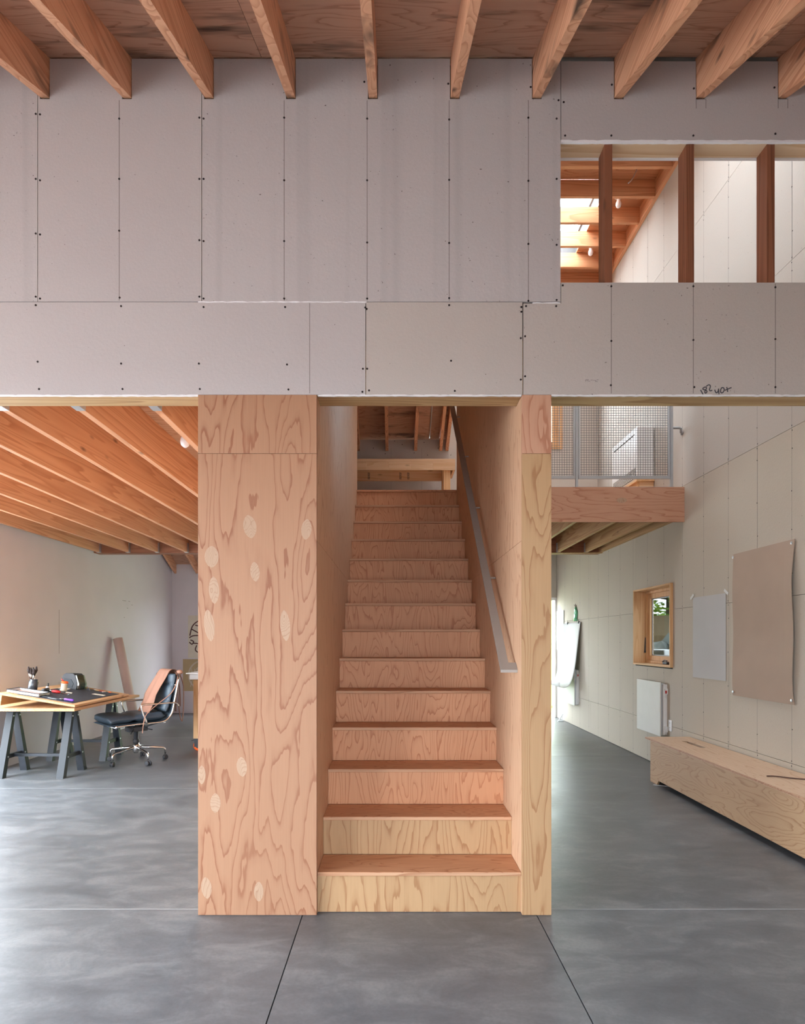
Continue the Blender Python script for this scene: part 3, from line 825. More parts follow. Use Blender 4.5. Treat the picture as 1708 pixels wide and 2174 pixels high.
w2 = struct('window_2', 'pine framed window in the loft back wall')
bm = BM()
x0, x1, z0, z1 = LW
cas = .045
for a in ((x0 - cas, x0, z0 - cas, z1 + cas), (x1, x1 + cas, z0 - cas, z1 + cas), (x0, x1, z0 - cas, z0), (x0, x1, z1, z1 + cas)):
    box(bm, a[0], a[1], YB - .02, YB - .001, a[2], a[3], .002)
obj('casing', bm, 'pine_z', w2)
bm = BM()
for a in ((x0, x0 + .06, z0, z1), (x1 - .09, x1, z0, z1), (x0 + .06, x1 - .09, z0, z0 + .07), (x0 + .06, x1 - .09, z1 - .06, z1)):
    box(bm, a[0], a[1], YB + .03, YB + .09, a[2], a[3], .002)
obj('sash', bm, 'pine_z', w2)
obj('pane', box(BM(), x0 + .06, x1 - .09, YB + .058, YB + .064, z0 + .07, z1 - .06), 'glass', w2)

# rear lean-to roof
cr = struct('ceiling_rear', 'sloping rear lean-to roof with rafters')
rz = lambda y: 2.80 + .479 * (11.0 - y)
obj('plywood_sheet', prism(BM(), [(YB + .1, rz(YB + .1)), (11.2, rz(11.2)), (11.2, rz(11.2) + .08), (YB + .1, rz(YB + .1) + .08)], 'X', XL, XR + .1), 'ply_roof', cr)
rb = None
for x in [-4.12 + .4066 * k for k in range(17)] + [2.72]:
    if rb is None:
        rb = obj('rafter', prism(BM(), [(YB + .11, rz(YB + .11) - .18), (10.99, rz(10.99) - .18), (10.99, rz(10.99) - .001), (YB + .11, rz(YB + .11) - .001)], 'X', -.02, .02), 'rafter', cr); rb.location.x = x
    else:
        o = again(rb, cr, (x, 0, 0))
        if x > 0.15:
            o.data = rb.data
obj('header_beam', box(BM(), XL, XR, 8.14, YB - .001, 2.585, 2.875, .002), 'header_dark', cr)

# ------------------------------------------------------------------ upper floor with joists
fu = struct('floor_upper', 'upper plywood floor on exposed joists')
obj('plywood_sheet', box(BM(), XL, XBL - .002, YW + .15, 5.0, 2.876, Z2), 'ply_deck', fu)
obj('plywood_sheet', box(BM(), XL, XBL - .002, 5.002, YB, 2.876, Z2), 'ply_deck', fu)
obj('plywood_sheet', box(BM(), XBL, XBR, 5.955, YB, 2.876, Z2), 'ply_deck', fu)
obj('plywood_sheet', box(BM(), XBR + .001, XR - .001, 5.83, YB, 2.876, Z2), 'ply_deck', fu)
obj('fascia', box(BM(), XBR + .002, XR - .001, 5.812, 5.829, 2.545, 2.893, .001), 'ply_x', fu, label='plywood edge board of the loft')
obj('fascia_patch', prism(BM(), [(2.26 + .052 * math.cos(a), 2.76 + .026 * math.sin(a)) for a in [i * PI / 10 for i in range(20)]], 'Y', 5.8114, 5.813), 'ply_patch', fu)
jl = None
for k in range(8):
    x = -1.261 - .4064 * k
    if x < XL + .02: x = XL + .024
    if jl is None:
        jl = obj('joist', box(BM(), -.019, .019, YW + .152, 8.139, 2.590, 2.875, .002), 'joist', fu); jl.location.x = x
    else: again(jl, fu, (x, 0, 0))
    for ya, yb in ((YW + .150, YW + .215), (8.085, 8.139)):
        b = BM()
        box(b, x - .024, x + .024, ya, yb, 2.5875, 2.590); box(b, x - .0235, x - .0195, ya, yb, 2.589, 2.72); box(b, x + .0195, x + .0235, ya, yb, 2.589, 2.72)
        obj('joist_hanger', b, 'galv', fu)
jr = None
for x in (1.06, 1.465, 1.87, 2.275, 2.66):
    if jr is None:
        jr = obj('joist', box(BM(), -.019, .019, 5.83, 8.139, 2.590, 2.875, .002), 'joist_hall', fu); jr.location.x = x
    else: again(jr, fu, (x, 0, 0))
    for ya, yb in ((5.831, 5.89), (8.085, 8.139)):
        b = BM()
        box(b, x - .024, x + .024, ya, yb, 2.5875, 2.590); box(b, x - .0235, x - .0195, ya, yb, 2.589, 2.72); box(b, x + .0195, x + .0235, ya, yb, 2.589, 2.72)
        obj('joist_hanger', b, 'galv', fu)
obj('ledger', box(BM(), XR - .04, XR - .001, 5.83, 8.139, 2.59, 2.875), 'joist_hall', fu)
obj('soffit_trim', box(BM(), XBR + .01, XR - .001, 8.10, 8.139, 2.578, 2.588), 'joist_hall', fu)
bm = BM()                                       # a long framing screw that missed its joist
tube(bm, [(-1.30, 3.53, 2.800), (-1.40, 3.53, 2.800)], .004, 6)
lathe(bm, [(.008, -.115), (.010, -.108), (.004, -.10)], 8, (-1.29, 3.53, 2.800), 'X')
obj('stray_screw', bm, 'screw', fu, label='long dark screw sticking out between joists')

# ------------------------------------------------------------------ stair enclosure of plywood
ws = struct('wall_stair', 'plywood clad walls around the staircase')
ZP, ZJ, ZT = 2.292, 1.862, 3.95
T = .018
YE = 6.03
p_lo = obj('plywood_panel', box(BM(), XBL, XSL, YW, YW + T, .002, ZP - .0008, .0012), 'ply_face', ws)
p_hi = obj('plywood_panel', box(BM(), XBL, XSL, YW, YW + T, ZP + .0008, ZB - .001, .0012), 'ply_face', ws)
obj('plywood_panel', box(BM(), XSR, XBR, YW, YW + T, .002, ZP - .0008, .0012), 'ply_yellow', ws)
obj('plywood_panel', box(BM(), XSR, XBR, YW, YW + T, ZP + .0008, ZB - .001, .0012), 'ply_z', ws)
for x0 in (XBL, XSL - T, XSR, XBR - T):
    for y0, y1 in ((YW + T + .0005, 4.45), (4.4515, YE if x0 < 0 else 5.94)):
        m = 'ply_well'
        obj('plywood_panel', box(BM(), x0, x0 + T, y0, y1, .002, ZJ - .0008, .001), m, ws)
        z1 = ZB - .001 if y0 < 3 else ZT
        if y0 < 3:
            obj('plywood_panel', box(BM(), x0, x0 + T, y0, YW + .149, ZJ + .0008, ZB - .001, .001), 'ply_well', ws)
            obj('plywood_panel', box(BM(), x0, x0 + T, YW + .1505, y1, ZJ + .0008, ZT, .001), 'ply_well', ws)
        else:
            obj('plywood_panel', box(BM(), x0, x0 + T, y0, y1, ZJ + .0008, ZT, .001), 'ply_well', ws)
obj('plywood_panel', box(BM(), XBL, XSL, YE + .0005, YE + T, .002, ZT), 'ply_z', ws)
obj('plywood_panel', box(BM(), XSR, XBR, 5.9405, 5.95, .002, ZT), 'ply_z', ws)
obj('plywood_panel', box(BM(), XSL, XSR, 5.99, 6.005, .002, 2.874), 'ply_z', ws)  # unseen panel added to stop daylight leaking through the steps
obj('cap_panel', box(BM(), XBL, XSL, YW + .16, YE, ZT + .001, ZT + .02), 'ply_z', ws)
obj('cap_panel', box(BM(), XSR, XBR, YW + .16, 5.94, ZT + .001, ZT + .02), 'ply_z', ws)
def football(cx, cz, w_, h_, tilt=0):
    pts = []
    for i in range(20):
        a = 2 * PI * i / 20
        x, z = math.copysign(abs(math.cos(a)) ** 1.25, math.cos(a)) * w_ / 2, math.sin(a) * h_ / 2
        pts.append((cx + x * math.cos(tilt) - z * math.sin(tilt), cz + x * math.sin(tilt) + z * math.cos(tilt)))
    return prism(BM(), pts, 'Y', YW - .0004, YW + .001)
for px, py, w_, h_, tl in ((530, 1118, 28, 50, .15), (650, 1124, 22, 44, -.1), (449, 1182, 30, 46, 0), (541, 1214, 20, 42, .1), (454, 1253, 22, 58, .05),
                           (444, 1328, 22, 68, .12), (605, 1328, 21, 66, .08), (428, 1645, 16, 40, 0), (513, 1628, 22, 42, .1), (457, 1705, 22, 42, 0), (549, 1893, 20, 42, 0), (438, 1885, 22, 46, .1)):
    obj('wood_patch', football(CX(px), CZ(py), w_ / 428., h_ / 428., tl), 'ply_patch', p_lo)

# ------------------------------------------------------------------ staircase
st = thing('staircase', 'straight plywood staircase of fourteen risers between plywood walls', 'stairs', (0, 0, 0))
for n in range(14):
    yn, zn = Y1 + GO * n, RISE * (n + 1)
    zt = zn - .0195 if n < 13 else zn - .02
    obj('riser', box(BM(), XSL + .001, XSR - .001, yn + .014, yn + .030, RISE * n + (.001 if n else .003), zt - .0005), 'ply_yellow' if n < 2 else 'ply_riser', st)
    if n < 13:
        tr = obj('tread', box(BM(), XSL + .001, XSR - .001, yn, yn + GO + .0135, zn - .019, zn, .0025), 'ply_tread', st)
        obj('nosing', box(BM(), XSL + .002, XSR - .002, yn - .0006, yn + .0015, zn - .0165, zn - .0025), 'ply_edge', tr)
    else:
        obj('landing_nosing', box(BM(), XSL + .001, XSR - .001, yn, yn + .045, zn - .019, zn, .0025), 'ply_tread', st)

# handrail: flat steel bar, returned to the wall at its foot
hr = thing('handrail', 'flat grey steel handrail on the right stair wall', 'handrail', (0, 0, 0))
sl = RISE / GO
hz = lambda y: 1.200 + sl * (y - 3.0)
bm = BM()
xa, xb = 0.545, 0.592
def slope_box(bm, x0, x1, y0, y1, t):
    prism(bm, [(y0, hz(y0)), (y1, hz(y1)), (y1, hz(y1) + t), (y0, hz(y0) + t)], 'X', x0, x1)
slope_box(bm, xa, xb, 3.0, 5.95, .014)
slope_box(bm, xb, XSR - .001, 3.0, 3.04, .014)
obj('flat_bar', bm, 'railsteel', hr)
for yy in (3.66, 4.32, 4.98, 5.64):
    bm = BM(); zz = hz(yy) - .002
    tube(bm, [(.57, yy, zz), (.57, yy, zz - .02), (.585, yy, zz - .03), (XSR - .001, yy, zz - .03)], .006, 8)
    obj('bracket', bm, 'railsteel', hr)

# ------------------------------------------------------------------ loft guardrail
gr = thing('guardrail', 'grey steel guardrail with square wire mesh on the loft edge', 'railing', (0, 5.85, Z2))
H = 1.07
px_ = [0.82, 1.80, 1.845, 2.755]
for x in (0.82, 1.823, 2.772):
    obj('post', box(BM(), x - .012, x + .012, -.012, .012, 0.001, H), 'guardsteel', gr)
for x0, x1 in ((.832, 1.806), (1.840, 2.756)):
    fr = BM(); box(fr, x0 - .0, x1, -.013, .013, .088, .118); box(fr, x0, x1, -.013, .013, H - .05, H - .02); 
    box(fr, x0, x0 + .018, -.010, .010, .119, H - .051); box(fr, x1 - .018, x1, -.010, .010, .119, H - .051)
    f = obj('panel_frame', fr, 'guardsteel', gr)
    wm_ = BM(); s = .0246; r = .0017
    x = x0 + .018 + s * .6
    while x < x1 - .018: box(wm_, x - r, x + r, -r, r, .118, H - .05); x += s
    z = .118 + s * .6
    while z < H - .05: box(wm_, x0 + .018, x1 - .018, -r + .0035, r + .0035, z - r, z + r); z += s
    obj('wire_mesh', wm_, 'wire', f, kind='stuff')
obj('base_flat', box(BM(), .80, 2.79, -.016, .016, .0, .006), 'guardsteel', gr)
bm = BM(); tube(bm, [(2.784, 0, .60), (2.85, 0, .60), (2.868, 0, .59), (2.868, 0, .55)], .013, 10)
lathe(bm, [(.022, -.003), (.022, .005)], 12, (2.878, 0, .55), 'X'); box(bm, 2.866, 2.876, -.008, .008, .53, .57)
obj('wall_bracket', bm, 'guardsteel', gr, True, label='short grey pipe returned to the wall')

# heat pump unit and its ledge in the loft
ls = thing('wooden_ledge', 'low pine ledge against the loft wall under the white heat pump', 'ledge', (2.79, 6.9, Z2))
obj('top_board', box(BM(), -.11, .09, -.43, .40, .235, .262, .002), 'pine_y', ls)
obj('front_board', box(BM(), -.09, -.07, -.41, .38, 0.001, .234), 'pine_y', ls)
obj('end_board', box(BM(), -.069, .09, -.41, -.39, 0.001, .234), 'pine', ls)
mt = thing('heat_pump', 'white floor-type heat pump unit on the loft wall', 'heat pump', (2.79, 6.85, 3.162))
obj('casing', box(BM(), -.10, .088, -.37, .38, 0.0, .58, .012), 'white', mt)
obj('air_slot', box(BM(), -.103, -.09, -.30, .31, .505, .516), 'dark', mt)
bm = BM(); box(bm, -.1025, -.09, -.33, .34, .02, .135)
gb = obj('grille_recess', bm, 'dark', mt)
for k in range(8): obj('louver', box(BM(), -.1065, -.1026, -.33, .34, .024 + k * .0145, .030 + k * .0145), 'white', gb)

# pine workbench upstairs
wk = thing('workbench', 'pale pine workbench upstairs beyond the stair head', 'table', (-.5, 7.8, Z2))
obj('top', box(BM(), -1.3, 1.29, -.20, .22, .795, .835, .003), 'pine', wk)
for i in range(9):
    a = -1.3 + i * .2877
    obj('apron_block', box(BM(), a + .0005, a + .2872, -.202, -.175, .69, .794, .001), 'pine', wk)
obj('side_apron', box(BM(), 1.26, 1.288, -.174, .20, .69, .794), 'pine', wk)
obj('back_rail', box(BM(), -1.28, 1.14, .16, .195, .65, .79), 'pine', wk)
for sx_ in (.153, .583, .69):
    bm = BM()
    for k in range(7): box(bm, sx_ - .014 + (k % 2) * .004, sx_ + .010 + (k % 3) * .003, .1592, .1602, .672 + k * .013, .678 + k * .013)
    box(bm, sx_ - .016, sx_ + .014, .1596, .1603, .67, .675); box(bm, sx_ - .016, sx_ - .013, .1592, .1602, .67, .76)
    obj('grade_stamp', bm, 'ink', wk, label='dark illegible grade stamp on the back rail', kind='stuff')
for x in (-1.24, 1.185):
    for y in (-.13, .12): obj('leg', box(BM(), x - .045, x + .045, y - .04, y + .04, .001, .794, .002), 'pine_z', wk)

# ------------------------------------------------------------------ things on and along the right wall
def heater(y0, y1, label):
    t = thing('panel_heater', label, 'heater', (XR, (y0 + y1) / 2, .345), (0, 0, 0), 'white panel heaters on the right wall')
    h = (y1 - y0) / 2
    obj('front_panel', box(BM(), -.068, -.055, -h, h, 0, .575, .004), 'heater', t)
    obj('back_frame', box(BM(), -.0545, -.012, -h + .012, h - .012, .012, .562, .003), 'galv', t)
    obj('side_channel', box(BM(), -.0435, -.002, -h - .02, -h + .01, .02, .555, .002), 'white', t)
    for z in (.05, .45): obj('mounting_clip', box(BM(), -.03, -.0005, -h - .032, -h - .0205, z, z + .06), 'white', t)
    obj('switch', box(BM(), -.03, -.012, -h - .036, -h - .0325, .46, .49, .002), 'red', t, label='small red switch')
    return t
heater(6.197, 6.794, 'white square panel heater on the wall below the pine window')
heater(9.155, 9.745, 'white panel heater behind the hanging curled paper near the door')
ol = thing('power_outlet', 'white double power outlet right of the heater', 'outlet', (XR, 6.11, .475))
obj('cover_plate', box(BM(), -.006, -.0005, -.036, .036, -.058, .058, .002), 'white', ol)
for s in (-1, 1):
    bm = BM(); box(bm, -.0075, -.0061, -.016, .016, s * .025 - .016, s * .025 + .016, .001)
    soc = obj('socket', bm, 'white', ol)
    b = BM()
    for yy in (-.006, .006): box(b, -.0080, -.0074, yy - .001, yy + .001, s * .025 - .002, s * .025 + .008)
    obj('slot', b, 'dark', soc)

cb = thing('cardboard_sheet', 'large brown cardboard sheet screwed to the right wall', 'cardboard', (XR - .004, 4.585, .9))
rows = []
ny, nz = 14, 18
for j in range(nz + 1):
    z = 1.197 * j / nz
    r = []
    for i in range(ny + 1):
        u = i / ny
        y = -.382 + .764 * u
        edge = .008 * math.sin(7 * z + 1) * max(0, 1 - u * 7) if j not in (0, nz) else 0
        bow = -.006 - .020 * max(0, 1 - u * 6) * math.sin(PI * j / nz) - .004 * math.sin(9 * z)
        r.append((bow, y + edge, z))
    rows.append(r)
obj('sheet', sheet(BM(), rows, .004), 'card', cb)
for y, z in ((-.365, .03), (.365, .03), (-.365, 1.17), (.365, 1.17)):
    obj('washer', lathe(BM(), [(.011, 0), (.011, -.003), (.004, -.005)], 10, (-.014, y, z), 'X'), 'galv', cb)
ps = thing('paper_sheet', 'pale grey paper sheet taped to the wall left of the cardboard', 'paper', (XR, 5.3625, 1.012))
rows = [[(-.004 - .004 * math.sin(PI * i / 8) * math.sin(PI * j / 10), -.28 + .56 * i / 8, .766 * j / 10) for i in range(9)] for j in range(11)]
obj('sheet', sheet(BM(), rows, .001), 'paper_grey', ps)
for y, z, a in ((-.29, .775, .6), (.29, .775, -.6)):
    bm = BM(); bar(bm, (-.0075, y - .035 * math.cos(a), z + .035 * math.sin(a) * -1), (-.0075, y + .035 * math.cos(a), z + .035 * math.sin(a)), .001, .025)
    obj('tape', bm, 'paper', ps)

hp = thing('hanging_paper', 'long white paper clipped to the hall wall, its end curling out', 'paper', (XR, 9.42, .60))
prof = [(-.02, 1.05), (-.022, .9), (-.03, .7), (-.045, .5), (-.07, .32), (-.11, .17), (-.17, .07), (-.24, .03), (-.29, .035), (-.31, .07), (-.30, .11)]
prof = smooth2(prof, 3)
rows = []
for j, (x, z) in enumerate(prof):
    f = j / (len(prof) - 1)
    hw = .42 - .02 * f
    rows.append([(x - .03 * abs(i - 6) / 6 * math.sin(PI * min(1, f * 1.6)) - .05 * max(0, (i - 9) / 3) * (1 - f), -hw + 2 * hw * i / 12 + .10 * f, z) for i in range(13)])
obj('sheet', sheet(BM(), rows, .0015), 'paper', hp, True)
for y in (-.33, .25):
    bm = BM(); box(bm, -.034, -.004, y - .018, y + .018, 1.03, 1.062, .003)
    tube(bm, [(-.02, y - .012, 1.06), (-.02, y - .008, 1.095), (-.02, y + .008, 1.095), (-.02, y + .012, 1.06)], .0025, 6)
    obj('binder_clip', bm, 'rubber', hp)
gb_ = thing('green_bag', 'shiny green plastic bag pinned above the hanging paper', 'bag', (XR, 9.27, 1.675))
rows = []
for j in range(9):
    f = j / 8
    hw = .075 * (1 - .15 * f) if f < .8 else .075 * (1 - .8) + .02
    rows.append([(-.006 - .035 * math.sin(PI * i / 8) * (1 - f * .6) - .006 * math.sin(i * 2.3 + j), -hw + 2 * hw * i / 8, .22 * f) for i in range(9)])
obj('film', sheet(BM(), rows, .001), 'greenfilm', gb_, True)
bm = BM()
for k in range(5): tube(bm, [(-.008, .0, .21), (-.012 - .004 * k, -.03 + .015 * k, .25 + .012 * (k % 3))], .003, 5)
obj('tie', bm, 'twig', gb_)
wp = thing('white_board', 'narrow white board leaning on the wall by the door jamb', 'board', (XR, 10.13, 1.30))
obj('panel', box(BM(), -.018, -.002, -.20, .20, 0, .58, .002), 'white', wp)
obj('edge_strip', box(BM(), -.020, -.0185, .165, .19, -.1, .56), 'guardsteel', wp)

# long plywood bench
bn = thing('plywood_bench', 'long low plywood bench along the right wall', 'bench', (2.68, 4.4, 0))
bx0, bx1, by0, by1, bt = -.235, .195, -1.35, 1.30, .426
sy0, sy1, sx0, sx1 = .72, 1.06, .0, .052       # hand hole
bm = BM()
for a, b, c, d in ((bx0, bx1, by0, sy0), (bx0, bx1, sy1, by1), (bx0, sx0, sy0, sy1), (sx1, bx1, sy0, sy1)):
    box(bm, a, b, c, d, bt - .018, bt)
bmesh.ops.remove_doubles(bm, verts=bm.verts, dist=1e-5)
obj('top', bm, 'ply_bench_top', bn)
bm = BM()
prism(bm, [(by0, .045), (by1 - .21, .045), (by1 - .175, .001), (by1 - .035, .001), (by1 - .035, bt - .0185), (by0, bt - .0185)], 'X', bx0 + .035, bx0 + .053)
obj('front_board', bm, 'ply_bench', bn)
obj('end_board', box(BM(), bx0 + .0535, bx1 - .01, by1 - .053, by1 - .035, .001, bt - .0185), 'ply_bench', bn)
obj('back_board', box(BM(), bx1 - .03, bx1 - .012, by0, by1 - .0535, .045, bt - .0185), 'ply_bench', bn)
obj('inner_board', box(BM(), bx0 + .0535, bx1 - .031, sy0 - .05, sy1 + .05, .2, .218), 'twig', bn)
obj('edge_strip', box(BM(), bx0 - .0006, bx0 + .001, by0, by1, bt - .0165, bt - .0015), 'ply_edge', bn, label='darker plywood edge')
bm = BM(); tube(bm, smooth2([(0, 0, 0), (.05, -.02, .003), (.12, -.05, -.001), (.20, -.10, .001)], 3), [.005] * 3 + [.0045] * 7, 7)
tag(obj('stick', bm, 'twig'), 'thin dark stick lying on the plywood bench top', 'stick').location = (2.56, 4.02, .4315)
bm = BM(); tube(bm, smooth2([(-.06, .05, 0), (0, .02, .0), (.05, -.03, .004), (.10, -.06, 0), (.18, -.07, .0)], 4), .0032, 6)
tag(obj('white_cable', bm, 'whitewood'), 'short white cable end on the floor under the bench', 'cable').location = (2.50, 5.46, .0035)
bm = BM(); box(bm, -.05, .05, -.02, .02, 0, .012, .003); tube(bm, [(-.03, 0, .012), (.02, 0, .10), (.045, 0, .13)], .008, 8); tube(bm, [(.03, 0, .012), (.02, 0, .10)], .006, 8)
tag(obj('door_stop', bm, 'galv'), 'small grey metal door stop on the floor at the hall door', 'door stop').location = (2.80, 9.85, 0)

# ------------------------------------------------------------------ desk on trestles
def trestle(loc, label):
    t = thing('trestle', label, 'trestle', loc, (0, 0, 0), 'black trestles under the desk')
    obj('top_beam', box(BM(), -.36, .36, -.055, .055, .64, .689, .003), 'black', t)
    for sx in (-1, 1):
        for sy in (-1, 1):
            bm = BM(); x = sx * .30
            prism(bm, [(sy * .015, .638), (sy * .055, .638), (sy * .225, .0), (sy * .165, .0)], 'X', x - .035, x + .035)
            lg = obj('leg', bm, 'black', t)
            for by_, bz_ in ((.135, .20), (.05, .60)):
                obj('bolt', lathe(BM(), [(.008, -.003), (.008, .003)], 10, (x + .037, sy * by_, bz_), 'X'), 'galv', lg)
        bm = BM(); box(bm, sx * .30 - .012, sx * .30 + .012, -.150, .150, .175, .215)
        obj('cross_rail', bm, 'black', t)
    obj('stretcher', box(BM(), -.288, .288, -.012, .012, .18, .21), 'black', t)
    return t
trestle((-3.60, 5.98, 0), 'black wooden trestle under the near end of the desk')
trestle((-3.60, 6.82, 0), 'black wooden trestle under the far end of the desk behind the chair')
dt = thing('desk_top', 'plain pine desk board lying on the two black trestles', 'table', (-3.6, 6.2, .690))
obj('board', box(BM(), -.55, .555, -.64, .78, 0, .028, .003), 'deskwood', dt)

TILT = .1629
ct, sn = math.cos(TILT), math.sin(TILT)
BX, BY, BZ = -3.05, 6.14, .748                 # right edge of the drawing board, on its surface
def on_board(u, y, h=0.0):
    """u metres left of the right edge, up the slope"""
    return (BX - u * ct + h * sn, y, BZ + u * sn + h * ct)
R3 = (0, TILT, 0)
db = thing('drawing_board', 'tilted wooden drawing board with black mat on the desk', 'board', on_board(0, BY), R3)
obj('board', box(BM(), -.74, 0, -.56, .58, -.022, 0, .003), 'deskwood', db)
obj('mat', box(BM(), -.60, -.06, -.50, .46, .0002, .004, .001), 'mat', db)
bm = BM(); box(bm, -.73, -.71, -.55, .57, -.120, -.0225); obj('prop_strip', bm, 'deskwood', db)
def flat(name, label, cat, u, y, rz=0, h=.0045, group=None):
    o = thing(name, label, cat, on_board(u, y, h), (0, 0, 0), group)
    o.rotation_mode = 'QUATERNION'
    o.rotation_quaternion = (Matrix.Rotation(TILT, 3, 'Y') @ Matrix.Rotation(rz, 3, 'Z')).to_quaternion()
    return o
ty = flat('enamel_tray', 'white enamel paint tray with dark rim at the left of the desk', 'tray', .565, 5.76, .06)
bm = BM()
lathe(bm, [(.001, .0)], 4) if False else None
box(bm, -.15, .15, -.10, .10, 0, .004, .002)
for a, b, c, d in ((-.15, -.144, -.10, .10), (.144, .15, -.10, .10), (-.144, .144, -.10, -.094), (-.144, .144, .094, .10)): box(bm, a, b, c, d, .002, .024)
obj('basin', bm, 'white', ty)
bm = BM()
for a, b, c, d in ((-.158, -.143, -.108, .108), (.143, .158, -.108, .108), (-.143, .143, -.108, -.093), (-.143, .143, .093, .108)): box(bm, a, b, c, d, .0241, .028, .001)
obj('rim', bm, 'black', ty, label='black enamel rim')
obj('paint', box(BM(), -.135, .135, -.085, .085, .0042, .008, .002), 'pinkpaint', ty, label='pinkish paint')
jr_ = flat('brush_jar', 'dark glass jar full of brushes on the drawing board', 'jar', .665, 5.98, 0, .001)
obj('glass', lathe(BM(), [(.040, 0), (.044, .008), (.044, .085), (.036, .098), (.038, .112), (.034, .112), (.033, .098), (.040, .084), (.040, .012), (.001, .010)], 18), 'jar', jr_, True)
for k in range(8):
    a = k * 2.4; r1 = .012 + .003 * (k % 3); L = .17 + .012 * (k % 4); sp = .030 + .014 * (k % 2)
    b0 = jr_.location
    bt_ = thing('paint_brush', ('steel handled paint brush standing in the dark jar' if k % 3 == 0 else 'dark wooden paint brush standing bristles up in the dark jar'), 'brush', (b0[0] + .010 * math.cos(a), b0[1] + .010 * math.sin(a), b0[2] + .018), (sp * 6 * math.sin(-a) * .5, sp * 6 * math.cos(a) * .5 + .0, 0), 'brushes in the jar')
    obj('handle', tube(BM(), [(0, 0, 0), (0, 0, L * .62)], [.003, .0045], 7), 'steel' if k % 3 == 0 else 'twig', bt_)
    obj('ferrule', tube(BM(), [(0, 0, L * .62), (0, 0, L * .75)], [.006, .0075], 7), 'steel', bt_)
    obj('bristles', tube(BM(), [(0, 0, L * .75), (0, 0, L * .9), (0, 0, L + .02)], [.008, .013 + .004 * (k % 2), .006], 8), 'brush', bt_)
gb2 = flat('glue_bottle', 'cream glue bottle with orange cap and red nozzle', 'bottle', .475, 6.21)
obj('body', lathe(BM(), [(.034, 0), (.036, .004), (.036, .012), (.030, .016), (.032, .075), (.034, .082)], 18), 'bottle', gb2, True)
obj('cap', lathe(BM(), [(.034, .0825), (.034, .10), (.024, .104)], 18, (.0, 0, 0)), 'orange', gb2, True)
obj('nozzle', tube(BM(), [(-.018, 0, .104), (-.045, 0, .125)], [.007, .003], 8), 'red', gb2, True)
bxx = flat('light_box', 'black rounded box with a clear greenish end face', 'box', .535, 6.50, -.25, .005)
pts = [(-.105, 0), (.10, 0), (.105, .06), (.06, .150), (.03, .165), (-.06, .155), (-.095, .13), (-.105, .09)]
obj('shell', prism(BM(), pts, 'Y', -.065, .06), 'rubber', bxx)
obj('clear_end', prism(BM(), [(.102, .008), (.130, .012), (.125, .07), (.075, .155), (.062, .150), (.107, .06)], 'Y', -.06, .055), 'glassgreen', bxx)
obj('side_plate', prism(BM(), [(-.07, .015), (.05, .015), (.06, .06), (.02, .10), (-.07, .10)], 'Y', -.069, -.0655), 'black', bxx)
ik = flat('ink_dropper', 'white dropper bottle with a black bulb top', 'bottle', .60, 6.13)
obj('body', lathe(BM(), [(.017, 0), (.018, .003), (.018, .028), (.009, .036)], 14), 'white', ik, True)
obj('bulb', lathe(BM(), [(.009, .0365), (.010, .045), (.0065, .05), (.007, .066), (.001, .070)], 12), 'rubber', ik, True)
dk = flat('ink_dish', 'flat dark dish of ink beside the dropper bottle', 'dish', .55, 6.06)
obj('dish', lathe(BM(), [(.030, 0), (.048, .010), (.045, .011), (.028, .004), (.001, .004)], 20), 'jar', dk, True)
kn = flat('palette_knife', 'palette knife with purple handle near the front edge of the mat', 'knife', .20, 5.70, .05)
obj('handle', lathe(BM(), [(.004, 0), (.011, .008), (.010, .04), (.012, .075), (.009, .092), (.001, .096)], 12, (.02, 0, .0125), 'X'), 'purple', kn, True)
obj('blade', tube(BM(), [(.02, 0, .011), (-.01, 0, .010), (-.05, 0, .003)], [.003, .003, .002], 6), 'steel', kn)
obj('blade_tip', box(BM(), -.13, -.045, -.009, .009, .001, .0035, .001), 'steel', kn)
sc = flat('red_roller', 'red handled ink roller on the mat behind the tray', 'roller', .47, 6.00, .1)
obj('handle', lathe(BM(), [(.006, 0), (.014, .012), (.016, .05), (.012, .085), (.001, .09)], 12, (-.01, 0, .0165), 'X'), 'red', sc, True)
obj('roller', lathe(BM(), [(.001, -.05), (.018, -.0495), (.018, .0495), (.001, .05)], 16, (-.07, 0, .0185), 'Y'), 'rubber', sc, True)
obj('fork', tube(BM(), [(-.01, 0, .0165), (-.03, 0, .02), (-.04, .055, .0185), (-.07, .055, .0185)], .003, 6), 'steel', sc)
sb = flat('black_slab', 'flat black rectangular slab near the front of the desk', 'slab', .33, 5.74, .0)
obj('slab', box(BM(), -.13, .13, -.045, .045, 0, .010, .002), 'black', sb)
for (u, y, rz_, a, b, lab) in ((.155, 6.33, .1, .06, .035, 'pale paper card lying on the mat at its right'), (.475, 5.745 + .13, -.2, .05, .02, 'pale scrap of card between tray and red roller'), (.37, 6.13, .3, .03, .012, 'small pale eraser in the middle of the mat'), (.55, 6.36, .2, .05, .04, 'pale wood offcut left of the black box')):
    o = flat('paper_scrap', lab, 'scrap', u, y, rz_)
    obj('card', box(BM(), -a, a, -b, b, 0, .002 if a > .04 else .010, .0005), 'paper_warm', o)
for i, (u, y, m_, cn) in enumerate(((.30, 6.585, 'yellow', 'yellow'), (.26, 6.595, 'red', 'red'), (.22, 6.57, 'paper_warm', 'cream'), (.17, 6.60, 'orange', 'orange'), (.33, 6.61, 'paper', 'white'))):
    o = flat('colour_scrap', '%s torn paper scrap at the far right of the desk' % cn, 'scrap', u, y, i * .7)
    obj('piece', prism(BM(), [(-.03, -.012), (.01, -.016), (.034, .002), (.012, .015), (-.022, .012)], 'Z', 0, .002 + .0004 * i), m_, o)
kf = flat('craft_knife', 'small black craft knife beside the eraser', 'knife', .36, 6.04, -.2)
